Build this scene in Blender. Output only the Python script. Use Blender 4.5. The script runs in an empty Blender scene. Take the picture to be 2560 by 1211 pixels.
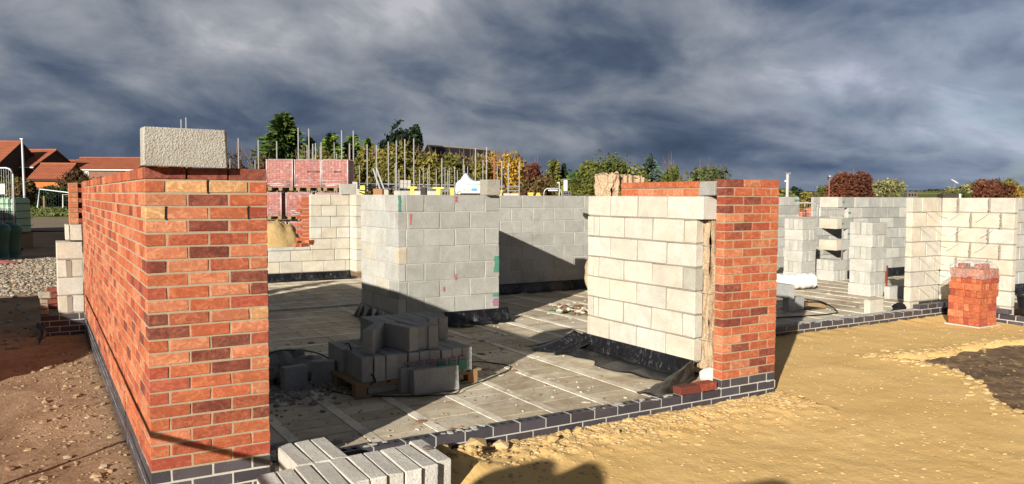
import bpy, math, random
from mathutils import Vector, Matrix, noise
R = math.radians
random.seed(7)
S = bpy.context.scene
COL = S.collection

# ------------------------------------------------------------------ camera
YAW, TILT, ROLL, FOC = .5406, .0586, .0050, 1983.65
CAM = Vector((-.519, -4.840, 1.6526))
fw = Vector((math.sin(YAW)*math.cos(TILT), math.cos(YAW)*math.cos(TILT), -math.sin(TILT)))
rt = Vector((math.cos(YAW), -math.sin(YAW), 0)); up = rt.cross(fw)
rt2 = rt*math.cos(ROLL)+up*math.sin(ROLL); up2 = up*math.cos(ROLL)-rt*math.sin(ROLL)
cd = bpy.data.cameras.new('camera'); cam = bpy.data.objects.new('camera', cd); COL.objects.link(cam)
M = Matrix((rt2, up2, -fw)).transposed().to_4x4(); M.translation = CAM
cam.matrix_world = M
cd.sensor_width = 36; cd.lens = 36*FOC/2560; cd.clip_end = 6000; cd.clip_start = .05
S.camera = cam

# ------------------------------------------------------------------ light and exposure
SUN_AZ, SUN_EL = 54.2, 18.6           # shadows run towards +Y turned SUN_AZ degrees towards +X
to_sun = Vector((-math.sin(R(SUN_AZ))*math.cos(R(SUN_EL)), -math.cos(R(SUN_AZ))*math.cos(R(SUN_EL)), math.sin(R(SUN_EL))))
sl = bpy.data.lights.new('sun', 'SUN'); sl.energy = 4.6; sl.angle = R(.5); sl.color = (1, .93, .82)
sun = bpy.data.objects.new('sun', sl); COL.objects.link(sun)
sun.rotation_euler = to_sun.to_track_quat('Z', 'Y').to_euler()
S.view_settings.view_transform = 'Standard'; S.view_settings.look = 'None'
S.view_settings.exposure = .85; S.view_settings.gamma = 1

# ------------------------------------------------------------------ node helpers
class NT:
    def __init__(s, tree): s.t = tree; s.l = tree.links
    def n(s, typ, **kw):
        nd = s.t.nodes.new(typ)
        for k, v in kw.items():
            if k.startswith('i_'): s.put(nd.inputs[int(k[2:])], v)
            elif k.startswith('n_'): s.put(nd.inputs[k[2:].replace('_', ' ')], v)
            else: setattr(nd, k, v)
        return nd
    def put(s, sock, v):
        if isinstance(v, bpy.types.NodeSocket): s.l.new(v, sock)
        elif isinstance(v, bpy.types.Node): s.l.new(v.outputs[0], sock)
        else:
            if hasattr(sock.default_value, '__len__') and not hasattr(v, '__len__'): v = (v,)*len(sock.default_value)
            if hasattr(sock.default_value, '__len__') and len(sock.default_value) == 4 and len(v) == 3: v = (*v, 1)
            sock.default_value = v
    def math(s, op, a, b=0, c=None, clamp=False):
        nd = s.n('ShaderNodeMath', operation=op, use_clamp=clamp); s.put(nd.inputs[0], a); s.put(nd.inputs[1], b)
        if c is not None: s.put(nd.inputs[2], c)
        return nd.outputs[0]
    def mix(s, f, a, b, mode='MIX'):
        nd = s.n('ShaderNodeMix', data_type='RGBA', blend_type=mode)
        s.put(nd.inputs[0], f); s.put(nd.inputs[6], a); s.put(nd.inputs[7], b)
        return nd.outputs[2]
    def ramp(s, f, stops, interp='LINEAR'):
        nd = s.n('ShaderNodeValToRGB'); s.put(nd.inputs[0], f); r = nd.color_ramp; r.interpolation = interp
        while len(r.elements) < len(stops): r.elements.new(.5)
        for e, (p, c) in zip(r.elements, stops):
            e.position = p; e.color = (c, c, c, 1) if not hasattr(c, '__len__') else (*c, 1)
        return nd.outputs[0]
    def noise(s, vec, scale, detail=4, rough=.55, dist=0):
        nd = s.n('ShaderNodeTexNoise'); s.put(nd.inputs['Vector'], vec)
        nd.inputs['Scale'].default_value = scale; nd.inputs['Detail'].default_value = detail
        nd.inputs['Roughness'].default_value = rough; nd.inputs['Distortion'].default_value = dist
        return nd.outputs[0]
    def vor(s, vec, scale, feat='F1', out=0):
        nd = s.n('ShaderNodeTexVoronoi', feature=feat); s.put(nd.inputs['Vector'], vec); nd.inputs['Scale'].default_value = scale
        return nd.outputs[out]
    def scl(s, vec, v):
        nd = s.n('ShaderNodeVectorMath', operation='MULTIPLY'); s.put(nd.inputs[0], vec); nd.inputs[1].default_value = v
        return nd.outputs[0]

MATS = {}
def mat(name, fn, rough=.85, bump=None, spec=.3, **kw):
    """fn(nt, P) returns (colour, height or None, roughness or None)"""
    m = bpy.data.materials.new(name); m.use_nodes = True; t = NT(m.node_tree)
    b = m.node_tree.nodes['Principled BSDF']
    P = t.n('ShaderNodeTexCoord').outputs['Object']
    if kw.pop('world', False): P = t.n('ShaderNodeNewGeometry').outputs['Position']
    r = fn(t, P); r = r if isinstance(r, tuple) else (r,)
    t.put(b.inputs['Base Color'], r[0]); b.inputs['Roughness'].default_value = rough
    b.inputs['Specular IOR Level'].default_value = spec
    if len(r) > 2 and r[2] is not None: t.put(b.inputs['Roughness'], r[2])
    if len(r) > 1 and r[1] is not None:
        bp = t.n('ShaderNodeBump'); bp.inputs['Strength'].default_value = bump[0]; bp.inputs['Distance'].default_value = bump[1]
        t.put(bp.inputs['Height'], r[1]); t.l.new(bp.outputs[0], b.inputs['Normal'])
    for k, v in kw.items(): t.put(b.inputs[k.replace('_', ' ')], v)
    MATS[name] = m
    return m
def flat(name, c, rough=.7, var=.12, sc=8, spec=.3, **kw):
    def f(t, P):
        n = t.noise(P, sc, 5)
        return t.mix(n, tuple(x*(1-var) for x in c), tuple(min(1, x*(1+var)) for x in c)), n
    return mat(name, f, rough, (.25, .01), spec, **kw)
def tone(t):
    nd = t.n('ShaderNodeAttribute', attribute_name='tone')
    return nd.outputs['Color'], nd.outputs['Alpha']

# ------------------------------------------------------------------ world: broken storm cloud over a blue sky
w = bpy.data.worlds.new('World'); S.world = w; w.use_nodes = True
t = NT(w.node_tree); bg = w.node_tree.nodes['Background']
sky = t.n('ShaderNodeTexSky', sky_type='NISHITA', sun_disc=False)
sky.sun_elevation = R(SUN_EL); sky.sun_rotation = R(180+SUN_AZ)
G = t.n('ShaderNodeTexCoord').outputs['Generated']
def dotv(v):
    nd = t.n('ShaderNodeVectorMath', operation='DOT_PRODUCT'); t.put(nd.inputs[0], G); nd.inputs[1].default_value = v
    return nd.outputs['Value']
aR = dotv((math.cos(YAW), -math.sin(YAW), 0)); aF = dotv((math.sin(YAW), math.cos(YAW), 0)); aZ = dotv((0, 0, 1))
az = t.math('ARCTAN2', aR, aF)                      # compass bearing
el = t.math('MAXIMUM', aZ, -.02)
def cxyz(x, y, z):
    nd = t.n('ShaderNodeCombineXYZ'); t.put(nd.inputs[0], x); t.put(nd.inputs[1], y); t.put(nd.inputs[2], z); return nd.outputs[0]
# cloud streets: stretched sideways, compressed towards the horizon
els = t.math('POWER', t.math('ADD', el, .03), .62)
tiltd = t.math('ADD', t.math('MULTIPLY', els, 7.5), t.math('MULTIPLY', az, .9))
V1 = cxyz(t.math('MULTIPLY', az, 2.9), tiltd, 3.1)
V2 = cxyz(t.math('MULTIPLY', az, 5.5), t.math('MULTIPLY', tiltd, 1.15), 6.4)
big = t.noise(V1, .95, 3, .5, .3)
fine = t.noise(V2, 1.35, 7, .56, .3)
wisp = t.noise(V2, 4.2, 8, .62, .6)
v = t.math('ADD', t.math('MULTIPLY', big, .62), t.math('MULTIPLY', fine, .52))
v = t.math('ADD', v, t.math('MULTIPLY', wisp, .06))
v = t.math('MULTIPLY', t.math('SUBTRACT', v, .60), 2.4)
def span(x, a, b_):
    m_ = t.n('ShaderNodeMapRange', clamp=True, interpolation_type='SMOOTHSTEP'); t.put(m_.inputs[0], x); m_.inputs[1].default_value = a; m_.inputs[2].default_value = b_; return m_.outputs[0]
# brighter bank high up, dark shelf low in the middle, broken light to the right
left = span(az, .15, -.5); hi = span(el, .085, .20); rgt_ = span(az, .12, .55)
class W_: outputs = [rgt_]
rgt = W_
v = t.math('ADD', v, .375)
v = t.math('ADD', v, t.math('MULTIPLY', hi, t.math('ADD', .27, t.math('MULTIPLY', left, .16))))
v = t.math('ADD', v, t.math('MULTIPLY', t.math('MULTIPLY', span(el, .075, .015), span(az, -.05, .3)), .20))
v = t.math('ADD', v, t.math('MULTIPLY', rgt_, t.math('SUBTRACT', .24, t.math('MULTIPLY', hi, .16))))
cloud = t.ramp(v, [(.05, (.050, .073, .120)), (.28, (.080, .110, .172)), (.46, (.140, .172, .230)), (.66, (.245, .272, .318)), (.86, (.35, .37, .41)), (1.05, (.50, .50, .54))])
cloud = t.mix(t.math('MULTIPLY', rgt_, .5), cloud, t.mix(1, cloud, (.84, 1.02, 1.34), 'MULTIPLY'))
gap = t.n('ShaderNodeMapRange', clamp=True); t.put(gap.inputs[0], t.noise(V2, 1.3, 6, .6, .5)); gap.inputs[1].default_value = .50; gap.inputs[2].default_value = .66
gapm = t.math('MULTIPLY', t.math('MULTIPLY', gap.outputs[0], span(az, .25, .5)), t.math('MULTIPLY', span(el, .16, .06), .55))
nish = t.mix(.5, t.mix(1, sky, (.09, .09, .09), 'MULTIPLY'), (.20, .33, .55))
final = t.mix(gapm, cloud, nish)
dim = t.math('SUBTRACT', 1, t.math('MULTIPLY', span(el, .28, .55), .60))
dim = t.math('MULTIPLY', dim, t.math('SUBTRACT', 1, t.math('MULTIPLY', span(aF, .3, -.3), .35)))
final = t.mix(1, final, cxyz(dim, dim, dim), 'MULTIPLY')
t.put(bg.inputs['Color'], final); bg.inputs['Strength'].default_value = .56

# ------------------------------------------------------------------ materials
def brick_fn(strength=1.0):
    def f(t, P):
        c, a = tone(t)
        n1 = t.noise(t.scl(P, (1, 1, 1.6)), 19, 6, .65, 1.2)
        n2 = t.noise(P, 55, 5, .7, .6)
        n3 = t.noise(P, 14, 5, .68, 1.2)
        pale = t.mix(1, c, (1.35, 1.75, 1.8), 'MULTIPLY')
        dark = t.mix(1, c, (.42, .38, .46), 'MULTIPLY')
        k = t.mix(t.ramp(n1, [(.47, 0.), (.62, .8)]), t.mix(t.ramp(t.noise(P, 24, 4, .6), [(.3, .35), (.6, 0.)]), c, t.mix(1, c, (.62, .55, .55), 'MULTIPLY')), pale)
        dk = t.math('ADD', t.math('MULTIPLY', a, .55), t.math('MULTIPLY', n3, .5))
        dk = t.math('ADD', dk, t.math('MULTIPLY', n2, .35))
        k = t.mix(t.ramp(dk, [(.66, 0.), (.74, .35), (.86, .92)]), k, dark)
        k = t.mix(t.ramp(n2, [(.30, .35), (.40, 0.)]), k, (.05, .025, .02))
        h = t.math('ADD', t.math('MULTIPLY', n2, .6), t.math('MULTIPLY', n1, .5))
        return k, h, t.ramp(n2, [(.3, .75), (.7, .95)])
    return f
mat('red_brick', brick_fn(), .88, (.75, .006), .25, world=True)
def blue_fn(t, P):
    c, a = tone(t); n = t.noise(P, 30, 6, .65, .5); n2 = t.noise(P, 7, 4)
    k = t.mix(n2, t.mix(1, c, (.7, .7, .7), 'MULTIPLY'), t.mix(1, c, (1.5, 1.4, 1.35), 'MULTIPLY'))
    k = t.mix(t.ramp(t.noise(P, 80, 3, .7), [(.66, 0.), (.72, .5)]), k, (.35, .33, .30))
    return k, n, t.ramp(n2, [(.3, .35), (.7, .6)])
mat('blue_brick', blue_fn, .45, (.3, .004), .5, world=True)
def mortar_fn(c0, c1):
    def f(t, P):
        n = t.noise(P, 60, 5, .7); n2 = t.noise(P, 3, 3)
        return t.mix(t.math('MULTIPLY', t.math('ADD', n, n2), .5), c0, c1), n
    return f
mat('mortar', mortar_fn((.26, .205, .135), (.44, .36, .255)), .95, (.6, .006), .1, world=True)
mat('grey_mortar', mortar_fn((.20, .175, .14), (.35, .315, .26)), .95, (.6, .006), .1, world=True)
mat('pale_mortar', mortar_fn((.36, .34, .30), (.55, .53, .48)), .95, (.5, .005), .1, world=True)
def block_fn(coarse, amt, sc=120):
    def f(t, P):
        c, a = tone(t)
        n = t.noise(P, 6, 6, .65, .6); g = t.noise(P, sc, 4, .75); vv = t.vor(P, sc*1.1)
        k = t.mix(t.ramp(n, [(.3, .0), (.75, 1.)]), t.mix(1, c, (.84, .83, .80), 'MULTIPLY'), t.mix(1, c, (1.1, 1.1, 1.1), 'MULTIPLY'))
        k = t.mix(t.ramp(g, [(.36, coarse), (.47, 0.)]), k, t.mix(1, c, (.38, .36, .33), 'MULTIPLY'))
        pit = t.ramp(t.noise(P, 38, 3, .6), [(.29, .6*coarse), (.34, 0.)])
        k = t.mix(pit, k, t.mix(1, c, (.35, .33, .3), 'MULTIPLY'))
        k = t.mix(t.ramp(t.noise(P, 2.2, 5, .65, 1.0), [(.50, 0.), (.68, .38)]), k, t.mix(1, c, (.66, .61, .54), 'MULTIPLY'))
        return k, t.math('ADD', g, t.math('MULTIPLY', vv, amt))
    return f
mat('pale_block', block_fn(.45, .15, 80), .92, (.45, .006), .15, world=True)
mat('grey_block', block_fn(.55, .5, 95), .95, (.9, .010), .1, world=True)
mat('smooth_block', block_fn(.5, .3, 70), .92, (.8, .007), .15, world=True)
def dpm_fn(t, P):
    n = t.noise(t.scl(P, (1, 1, .35)), 22, 6, .7, 1.8); n2 = t.noise(P, 4, 4)
    m = t.math('MULTIPLY', t.ramp(n, [(.55, 0.), (.72, .8)]), t.ramp(n2, [(.4, .15), (.62, 1.)]))
    return t.mix(m, (.006, .006, .008), (.28, .27, .26)), n, t.ramp(n2, [(.3, .25), (.7, .5)])
mat('black_plastic', dpm_fn, .35, (.35, .01), .5, world=True)
def wool_fn(t, P):
    n = t.noise(t.scl(P, (1, 1, .55)), 48, 6, .7, 2.6); n2 = t.noise(P, 22, 6, .72, 2.2)
    k = t.ramp(t.math('MULTIPLY', t.math('ADD', n, n2), .5), [(.30, (.20, .12, .06)), (.41, (.44, .30, .18)), (.52, (.62, .47, .31)), (.66, (.72, .60, .46))])
    return k, t.math('ADD', n, n2)
mat('mineral_wool', wool_fn, 1, (1, .02), .05, world=True)
def floor_fn(t, P):
    c, a = tone(t)
    n = t.noise(t.scl(P, (1, .8, 1)), 1.1, 6, .66, 1.0); n2 = t.noise(P, 5.5, 6, .7, .8); g = t.noise(P, 90, 4, .7)
    dirt = t.math('ADD', t.math('MULTIPLY', n, .65), t.math('MULTIPLY', n2, .42))
    k = t.mix(t.ramp(dirt, [(.48, 0.), (.66, .72)]), c, t.mix(n2, (.15, .095, .050), (.27, .185, .105)))
    k = t.mix(t.ramp(t.noise(P, 3.3, 5, .7, 2), [(.60, 0.), (.74, .5)]), k, (.46, .42, .35))
    return k, t.math('ADD', g, t.math('MULTIPLY', n2, .6)), t.ramp(dirt, [(.4, .9), (.62, .62)])
mat('concrete_floor', floor_fn, .85, (.4, .006), .3, world=True)
def sand_fn(t, P):
    n = t.noise(P, 1.3, 5, .6); n2 = t.noise(P, 16, 7, .72, .6); g = t.noise(P, 75, 5, .75)
    vv = t.vor(t.scl(P, (1, 1, 1)), 26)
    k = t.mix(t.ramp(n, [(.3, 0.), (.7, 1.)]), (.66, .43, .160), (.74, .505, .215))
    k = t.mix(t.ramp(n2, [(.52, 0.), (.7, .55)]), k, (.68, .49, .24))
    k = t.mix(t.ramp(g, [(.30, .30), (.40, 0.)]), k, (.28, .17, .06))
    return k, t.math('ADD', t.math('MULTIPLY', n2, 1.4), t.math('SUBTRACT', t.math('MULTIPLY', g, .6), t.math('MULTIPLY', vv, .7)))
mat("yellow_sand", sand_fn, .97, (.4, .009), .1, world=True)
mat('heap_sand', lambda t, P: (t.mix(t.noise(P, 6, 6, .7), (.30, .20, .085), (.50, .36, .17)), t.noise(P, 18, 5, .7)), .97, (.7, .03), .1, world=True)
def soil_fn(t, P):
    n = t.noise(P, .9, 6, .6, .5); n2 = t.noise(P, 12, 7, .75, .8); g = t.noise(P, 60, 5, .75); fl = t.noise(P, .12, 5, .6)
    k = t.mix(t.ramp(n, [(.35, 0.), (.65, 1.)]), (.25, .145, .080), (.45, .295, .185))
    k = t.mix(t.ramp(n2, [(.45, 0.), (.7, .75)]), k, (.50, .36, .245))
    k = t.mix(t.ramp(g, [(.32, .6), (.44, 0.)]), k, (.05, .03, .018))
    k = t.mix(t.ramp(t.noise(P, 28, 4, .7), [(.62, 0.), (.70, .6)]), k, (.42, .36, .28))
    return k, t.math('ADD', t.math('MULTIPLY', n2, 1.6), t.math('MULTIPLY', g, .6))
mat('brown_soil', soil_fn, .95, (.8, .03), .15, world=True)
def wet_fn(t, P):
    n2 = t.noise(P, 9, 7, .75, .8); g = t.noise(P, 50, 5, .75)
    k = t.mix(t.ramp(n2, [(.4, 0.), (.68, 1.)]), (.10, .060, .034), (.26, .175, .11))
    k = t.mix(t.ramp(t.noise(P, 5, 6, .7, 1), [(.50, 0.), (.66, .85)]), k, (.40, .28, .14))
    k = t.mix(t.ramp(g, [(.55, 0.), (.66, .6)]), k, (.42, .31, .17))
    return k, t.math('ADD', n2, g)
mat('dark_soil', wet_fn, .9, (.7, .02), .2, world=True)
def grass_fn(t, P):
    n = t.noise(P, .5, 5); n2 = t.noise(P, 7, 5, .7)
    k = t.mix(n2, (.035, .055, .010), (.15, .20, .045))
    return t.mix(t.ramp(n, [(.4, 0.), (.7, .6)]), k, (.20, .19, .06)), n2
mat('grass', grass_fn, .9, (1, .08), .1, world=True)
def field_fn(t, P):
    n = t.noise(P, .012, 5); n2 = t.noise(P, .15, 5, .7)
    k = t.mix(n2, (.09, .12, .035), (.17, .19, .06))
    return t.mix(t.ramp(n, [(.48, 0.), (.53, .9)]), k, (.36, .29, .13))
mat('fields', field_fn, .95, None, .05, world=True)
def stone_fn(t, P):
    c, a = tone(t); n = t.noise(P, 40, 5, .7)
    return t.mix(n, t.mix(1, c, (.65, .63, .6), 'MULTIPLY'), t.mix(1, c, (1.25, 1.25, 1.25), 'MULTIPLY')), n
mat('stones', stone_fn, .93, (.5, .008), .15, world=True)
def leaf_fn(t, P):
    c, a = tone(t); n = t.noise(P, .7, 3)
    return t.mix(n, t.mix(1, c, (.72, .72, .7), 'MULTIPLY'), t.mix(1, c, (1.3, 1.28, 1.2), 'MULTIPLY'))
mat('leaves', leaf_fn, .8, None, .15, world=True)
flat('bark', (.11, .08, .055), .9, .3, 3)
flat('twig', (.16, .10, .07), .9, .3, 3)
flat('galvanised_steel', (.52, .53, .54), .45, .15, 4, .5, Metallic=.35)
flat('pole_steel', (.33, .33, .335), .55, .2, 4, .4, Metallic=.2)
flat('rusty_steel', (.24, .10, .06), .8, .3, 12)
flat('steel_grey', (.30, .31, .33), .5, .2, 5, .5, Metallic=.5)
flat('dark_hole', (.012, .011, .011), .9, .2)
flat('wood', (.24, .165, .09), .8, .3, 20)
flat('wood_orange', (.30, .15, .07), .8, .3, 20)
flat('yellow_paint', (.55, .50, .10), .55, .15, 6)
flat('green_hose', (.02, .11, .06), .45, .2)
flat('black_rubber', (.010, .010, .011), .5, .2)
flat('white_plastic', (.68, .68, .67), .4, .06, 5)
flat('green_bin', (.012, .085, .055), .4, .2, 6, .5)
flat('tank_plastic', (.25, .42, .27), .4, .12, 4)
flat('green_paint', (.07, .24, .17), .8, .35, 60)
flat('red_paint', (.42, .14, .13), .8, .35, 60)
flat('purple_paint', (.30, .16, .22), .8, .35, 60)
flat('blue_print', (.05, .30, .62), .6, .1)
flat('grey_print', (.40, .40, .42), .6, .1)
flat('mint_print', (.42, .72, .58), .6, .15, 12)
flat('dark_print', (.04, .03, .03), .6, .1)
flat('slate_roof', (.022, .022, .024), .8, .3, 2)
flat('stone_gable', (.42, .33, .22), .9, .25, 2)
flat('brown_wall', (.22, .11, .07), .9, .25, 3)
flat('dark_wall', (.05, .04, .035), .9, .25, 3)
flat('orange_wall', (.46, .15, .045), .9, .2, 3)
flat('window_glass', (.03, .04, .05), .15, .2)
flat('white_frame', (.72, .72, .70), .5, .05)
flat('red_pipe', (.20, .06, .035), .5, .2)
flat('brick_rubble', (.40, .14, .07), .9, .4, 12)
def tile_fn(t, P):
    n = t.noise(P, 1.3, 4); c, a = tone(t)
    w_ = t.n('ShaderNodeTexWave', wave_type='BANDS', bands_direction='Z'); t.put(w_.inputs['Vector'], P); w_.inputs['Scale'].default_value = .8
    k = t.mix(n, (.22, .065, .035), (.40, .135, .07))
    return k, w_.outputs[1]
mat('pantiles', tile_fn, .8, (.5, .05), .2, world=True)
def wrap_fn(t, P):
    n = t.noise(P, 3.2, 6, .7, 2.2); n2 = t.noise(P, 9, 5, .7, 1)
    br = t.n('ShaderNodeTexBrick'); t.put(br.inputs['Vector'], t.n('ShaderNodeTexCoord').outputs['Object'])
    return (.4, .1, .08)
def pack_fn(t, P):
    c, a = tone(t); n = t.noise(P, 2.6, 6, .7, 2.4); n2 = t.noise(P, 10, 5, .7, 1)
    film = t.math('MULTIPLY', t.ramp(n, [(.56, 0.), (.64, .7)]), t.ramp(n2, [(.35, .4), (.6, 1.)]))
    return t.mix(film, c, (.44, .30, .29)), n2, t.ramp(n2, [(.3, .25), (.7, .5)])
mat('wrapped_brick', pack_fn, .35, (.3, .02), .5, world=True)
def film_fn(t, P):
    n = t.noise(P, 9, 6, .7, 2.5)
    return t.ramp(n, [(.35, (.35, .25, .25)), (.6, (.62, .52, .52)), (.7, (.75, .72, .72))]), n
mat('pallet_film', film_fn, .3, (.5, .02), .5, world=True)
def clearfilm_fn(t, P):
    n = t.noise(P, 14, 6, .7, 2.5); return t.ramp(n, [(.4, (.45, .42, .42)), (.65, (.7, .7, .71))]), n
m = mat('clear_film', clearfilm_fn, .25, (.7, .02), .5, world=True)
nt = NT(m.node_tree); b = m.node_tree.nodes['Principled BSDF']
nt.put(b.inputs['Alpha'], nt.ramp(nt.noise(nt.n('ShaderNodeNewGeometry').outputs['Position'], 11, 5, .7, 2.5), [(.42, .06), (.70, .6)]))
def turf_fn(t, P):
    return t.mix(t.noise(P, 40, 5, .7), (.10, .06, .035), (.26, .17, .10)), t.noise(P, 60, 4)
mat('rubble', turf_fn, .95, (.8, .02), .1, world=True)

# ------------------------------------------------------------------ mesh helpers
class MB:
    def __init__(s): s.v = []; s.f = []; s.m = []; s.c = []; s.mats = []
    def mi(s, name):
        if name not in s.mats: s.mats.append(name)
        return s.mats.index(name)
    def add(s, vs, fs, mname, col=(1, 1, 1, 0)):
        o = len(s.v); s.v += [tuple(p) for p in vs]; k = s.mi(mname)
        if len(col) == 3: col = (*col, 0)
        for f in fs: s.f.append(tuple(i+o for i in f)); s.m.append(k); s.c.append(col)
    def box(s, lo, hi, mname, col=(1, 1, 1, 0), X=None, ch=0, jit=0):
        """axis box, optional chamfer, optional transform X(p)"""
        (x0, y0, z0), (x1, y1, z1) = lo, hi
        if ch <= 0:
            vs = [(x0, y0, z0), (x1, y0, z0), (x1, y1, z0), (x0, y1, z0), (x0, y0, z1), (x1, y0, z1), (x1, y1, z1), (x0, y1, z1)]
            fs = [(0, 3, 2, 1), (4, 5, 6, 7), (0, 1, 5, 4), (1, 2, 6, 5), (2, 3, 7, 6), (3, 0, 4, 7)]
        else:
            c = ch; vs = []; idx = {}
            for ix in (0, 1):
                for iy in (0, 1):
                    for iz in (0, 1):
                        px, py, pz = (x0, x1)[ix], (y0, y1)[iy], (z0, z1)[iz]
                        sx, sy, sz = (1, -1)[ix], (1, -1)[iy], (1, -1)[iz]
                        k = c*random.uniform(.6, 1.7)
                        for a in range(3):
                            q = [px+sx*k, py+sy*k, pz+sz*k]; q[a] = (px, py, pz)[a]
                            if jit: q = [e+random.uniform(-jit, jit) for e in q]
                            idx[ix, iy, iz, a] = len(vs); vs.append(tuple(q))
            I = lambda x, y, z, a: idx[x, y, z, a]
            fs = []
            for a in range(3):
                for sgn in (0, 1):
                    o = [b_ for b_ in range(3) if b_ != a]; cyc = [(0, 0), (1, 0), (1, 1), (0, 1)]
                    f = []
                    for p, q in cyc:
                        k = [0, 0, 0]; k[a] = sgn; k[o[0]] = p; k[o[1]] = q; f.append(I(*k, a))
                    if (sgn == 0) != (a == 1): f.reverse()
                    fs.append(tuple(f))
            for a in range(3):
                o = [b_ for b_ in range(3) if b_ != a]
                for p in (0, 1):
                    for q in (0, 1):
                        k0 = [0]*3; k1 = [0]*3; k1[a] = 1; k0[o[0]] = k1[o[0]] = p; k0[o[1]] = k1[o[1]] = q
                        fs.append((I(*k0, o[0]), I(*k1, o[0]), I(*k1, o[1]), I(*k0, o[1])))
            for x in (0, 1):
                for y in (0, 1):
                    for z in (0, 1): fs.append((I(x, y, z, 0), I(x, y, z, 1), I(x, y, z, 2)))
        if X: vs = [X(p) for p in vs]
        s.add(vs, fs, mname, col)
    def tube(s, pts, r, mname, n=8, col=(1, 1, 1, 0), cap=True):
        pts = [Vector(p) for p in pts]; rings = []; vs = []
        for i, p in enumerate(pts):
            d = (pts[min(i+1, len(pts)-1)]-pts[max(i-1, 0)]).normalized()
            a = d.cross(Vector((0, 0, 1))); a = a.normalized() if a.length > .05 else Vector((1, 0, 0)); b_ = d.cross(a).normalized()
            rr = r[i] if hasattr(r, '__len__') else r
            rings.append(len(vs)); vs += [p+a*math.cos(6.2832*k/n)*rr+b_*math.sin(6.2832*k/n)*rr for k in range(n)]
        fs = []
        for i in range(len(pts)-1):
            for k in range(n): fs.append((i*n+k, i*n+(k+1) % n, (i+1)*n+(k+1) % n, (i+1)*n+k))
        if cap: fs += [tuple(range(n)), tuple(range((len(pts)-1)*n, len(pts)*n))]
        s.add(vs, fs, mname, col)
    def grid(s, nx, ny, fn, mname, col=(1, 1, 1, 0)):
        vs = [fn(i/nx, j/ny) for j in range(ny+1) for i in range(nx+1)]
        fs = [(j*(nx+1)+i, j*(nx+1)+i+1, (j+1)*(nx+1)+i+1, (j+1)*(nx+1)+i) for j in range(ny) for i in range(nx)]
        s.add(vs, fs, mname, col)
    def build(s, name, parent=None, smooth=False, loc=None):
        me = bpy.data.meshes.new(name)
        if loc is not None: s.v = [(a-loc[0], b_-loc[1], c-loc[2]) for a, b_, c in s.v]
        me.from_pydata(s.v, [], s.f)
        for n_ in s.mats: me.materials.append(MATS[n_])
        me.polygons.foreach_set('material_index', s.m)
        if smooth: me.polygons.foreach_set('use_smooth', [True]*len(s.f))
        at = me.color_attributes.new('tone', 'FLOAT_COLOR', 'CORNER'); buf = []
        for p, c in zip(s.f, s.c): buf += list(c)*len(p)
        at.data.foreach_set('color', buf)
        me.update()
        o = bpy.data.objects.new(name, me); COL.objects.link(o)
        if loc is not None: o.location = loc
        if parent: o.parent = parent
        return o
def tag(o, label, cat, group=None, kind=None):
    o['label'] = label; o['category'] = cat
    if group: o['group'] = group
    if kind: o['kind'] = kind
    return o
def struct(o): o['kind'] = 'structure'; return o
def stuff(o, label, cat): tag(o, label, cat, None, 'stuff'); return o
def thing(name, label, cat, loc=(0, 0, 0), group=None):
    o = bpy.data.objects.new(name, None); COL.objects.link(o); o.location = loc; o.empty_display_size = .1
    return tag(o, label, cat, group)
def part(mb, name, root, smooth=False):
    """link a mesh built in world coordinates under root (root unrotated)"""
    o = mb.build(name, None, smooth)
    o.parent = root; o.location = -Vector(root.location) if root.parent is None else Vector((0, 0, 0))
    return o
def sub(mb, name, par, smooth=False):
    o = mb.build(name, None, smooth); o.parent = par; return o
def at(px, D):
    """a bearing in units of the photograph's width and a depth, as a ground point (x, y)"""
    d = fw+rt2*((px-1280)/FOC); return CAM+d*D
def zat(py, D): return 1.6526+(489-py)/FOC*D*1.0
def frame(o, ang):
    """transform of local coordinates to world: origin o, rotated ang about z"""
    c, s_ = math.cos(ang), math.sin(ang); o = Vector(o)
    return lambda p: (o.x+p[0]*c-p[1]*s_, o.y+p[0]*s_+p[1]*c, o.z+p[2])

PAL = {'O': ((.375, .100, .044), .30), 'P': ((.43, .150, .076), .22), 'D': ((.27, .078, .046), .66), 'R': ((.30, .066, .036), .36),
       'M': ((.34, .090, .044), .52), 'Y': ((.49, .245, .11), .15)}
def bcol(k=None):
    if k is None: k = random.choices('OPDRMY', (40, 20, 14, 14, 10, 2))[0]
    c, a = PAL[k]; f = random.uniform(.86, 1.14); g = random.uniform(.92, 1.08)
    return (c[0]*f, c[1]*f*g, c[2]*f*g, a)
def blucol():
    f = random.uniform(.75, 1.3); g = random.uniform(0, 1)
    return (.040*f+.015*g, .042*f+.006*g, .055*f, .3)
def units(length, first, L, j=.01):
    """(s0, s1) of units laid end to end from 0 to length, the first being `first` long"""
    out = []; s_ = 0; a = first
    while s_ < length-.02:
        e = min(s_+a, length)
        if length-e < .05: e = length
        out.append((s_, e)); s_ = e+j; a = L
    return out
def course(mb, o, ang, segs, z0, h, th, mname, colf, ch=.003, jit=.0012, pr=.0015):
    """units along direction ang from o (world xy), thickness to the left of the direction"""
    X = frame((o[0], o[1], 0), ang)
    for i, sg in enumerate(segs):
        d = random.uniform(-pr, pr)
        mb.box((sg[0], d, z0+random.uniform(-.001, .001)), (sg[1], th+d, z0+h), mname, colf(sg), X, ch, jit)
def mortar_core(mb, o, ang, length, z0, z1, th, mname, rec=.004, e0=.004, e1=.004):
    X = frame((o[0], o[1], 0), ang); mb.box((e0, rec, z0), (length-e1, th-rec, z1), mname, (1, 1, 1, 0), X)

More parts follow.
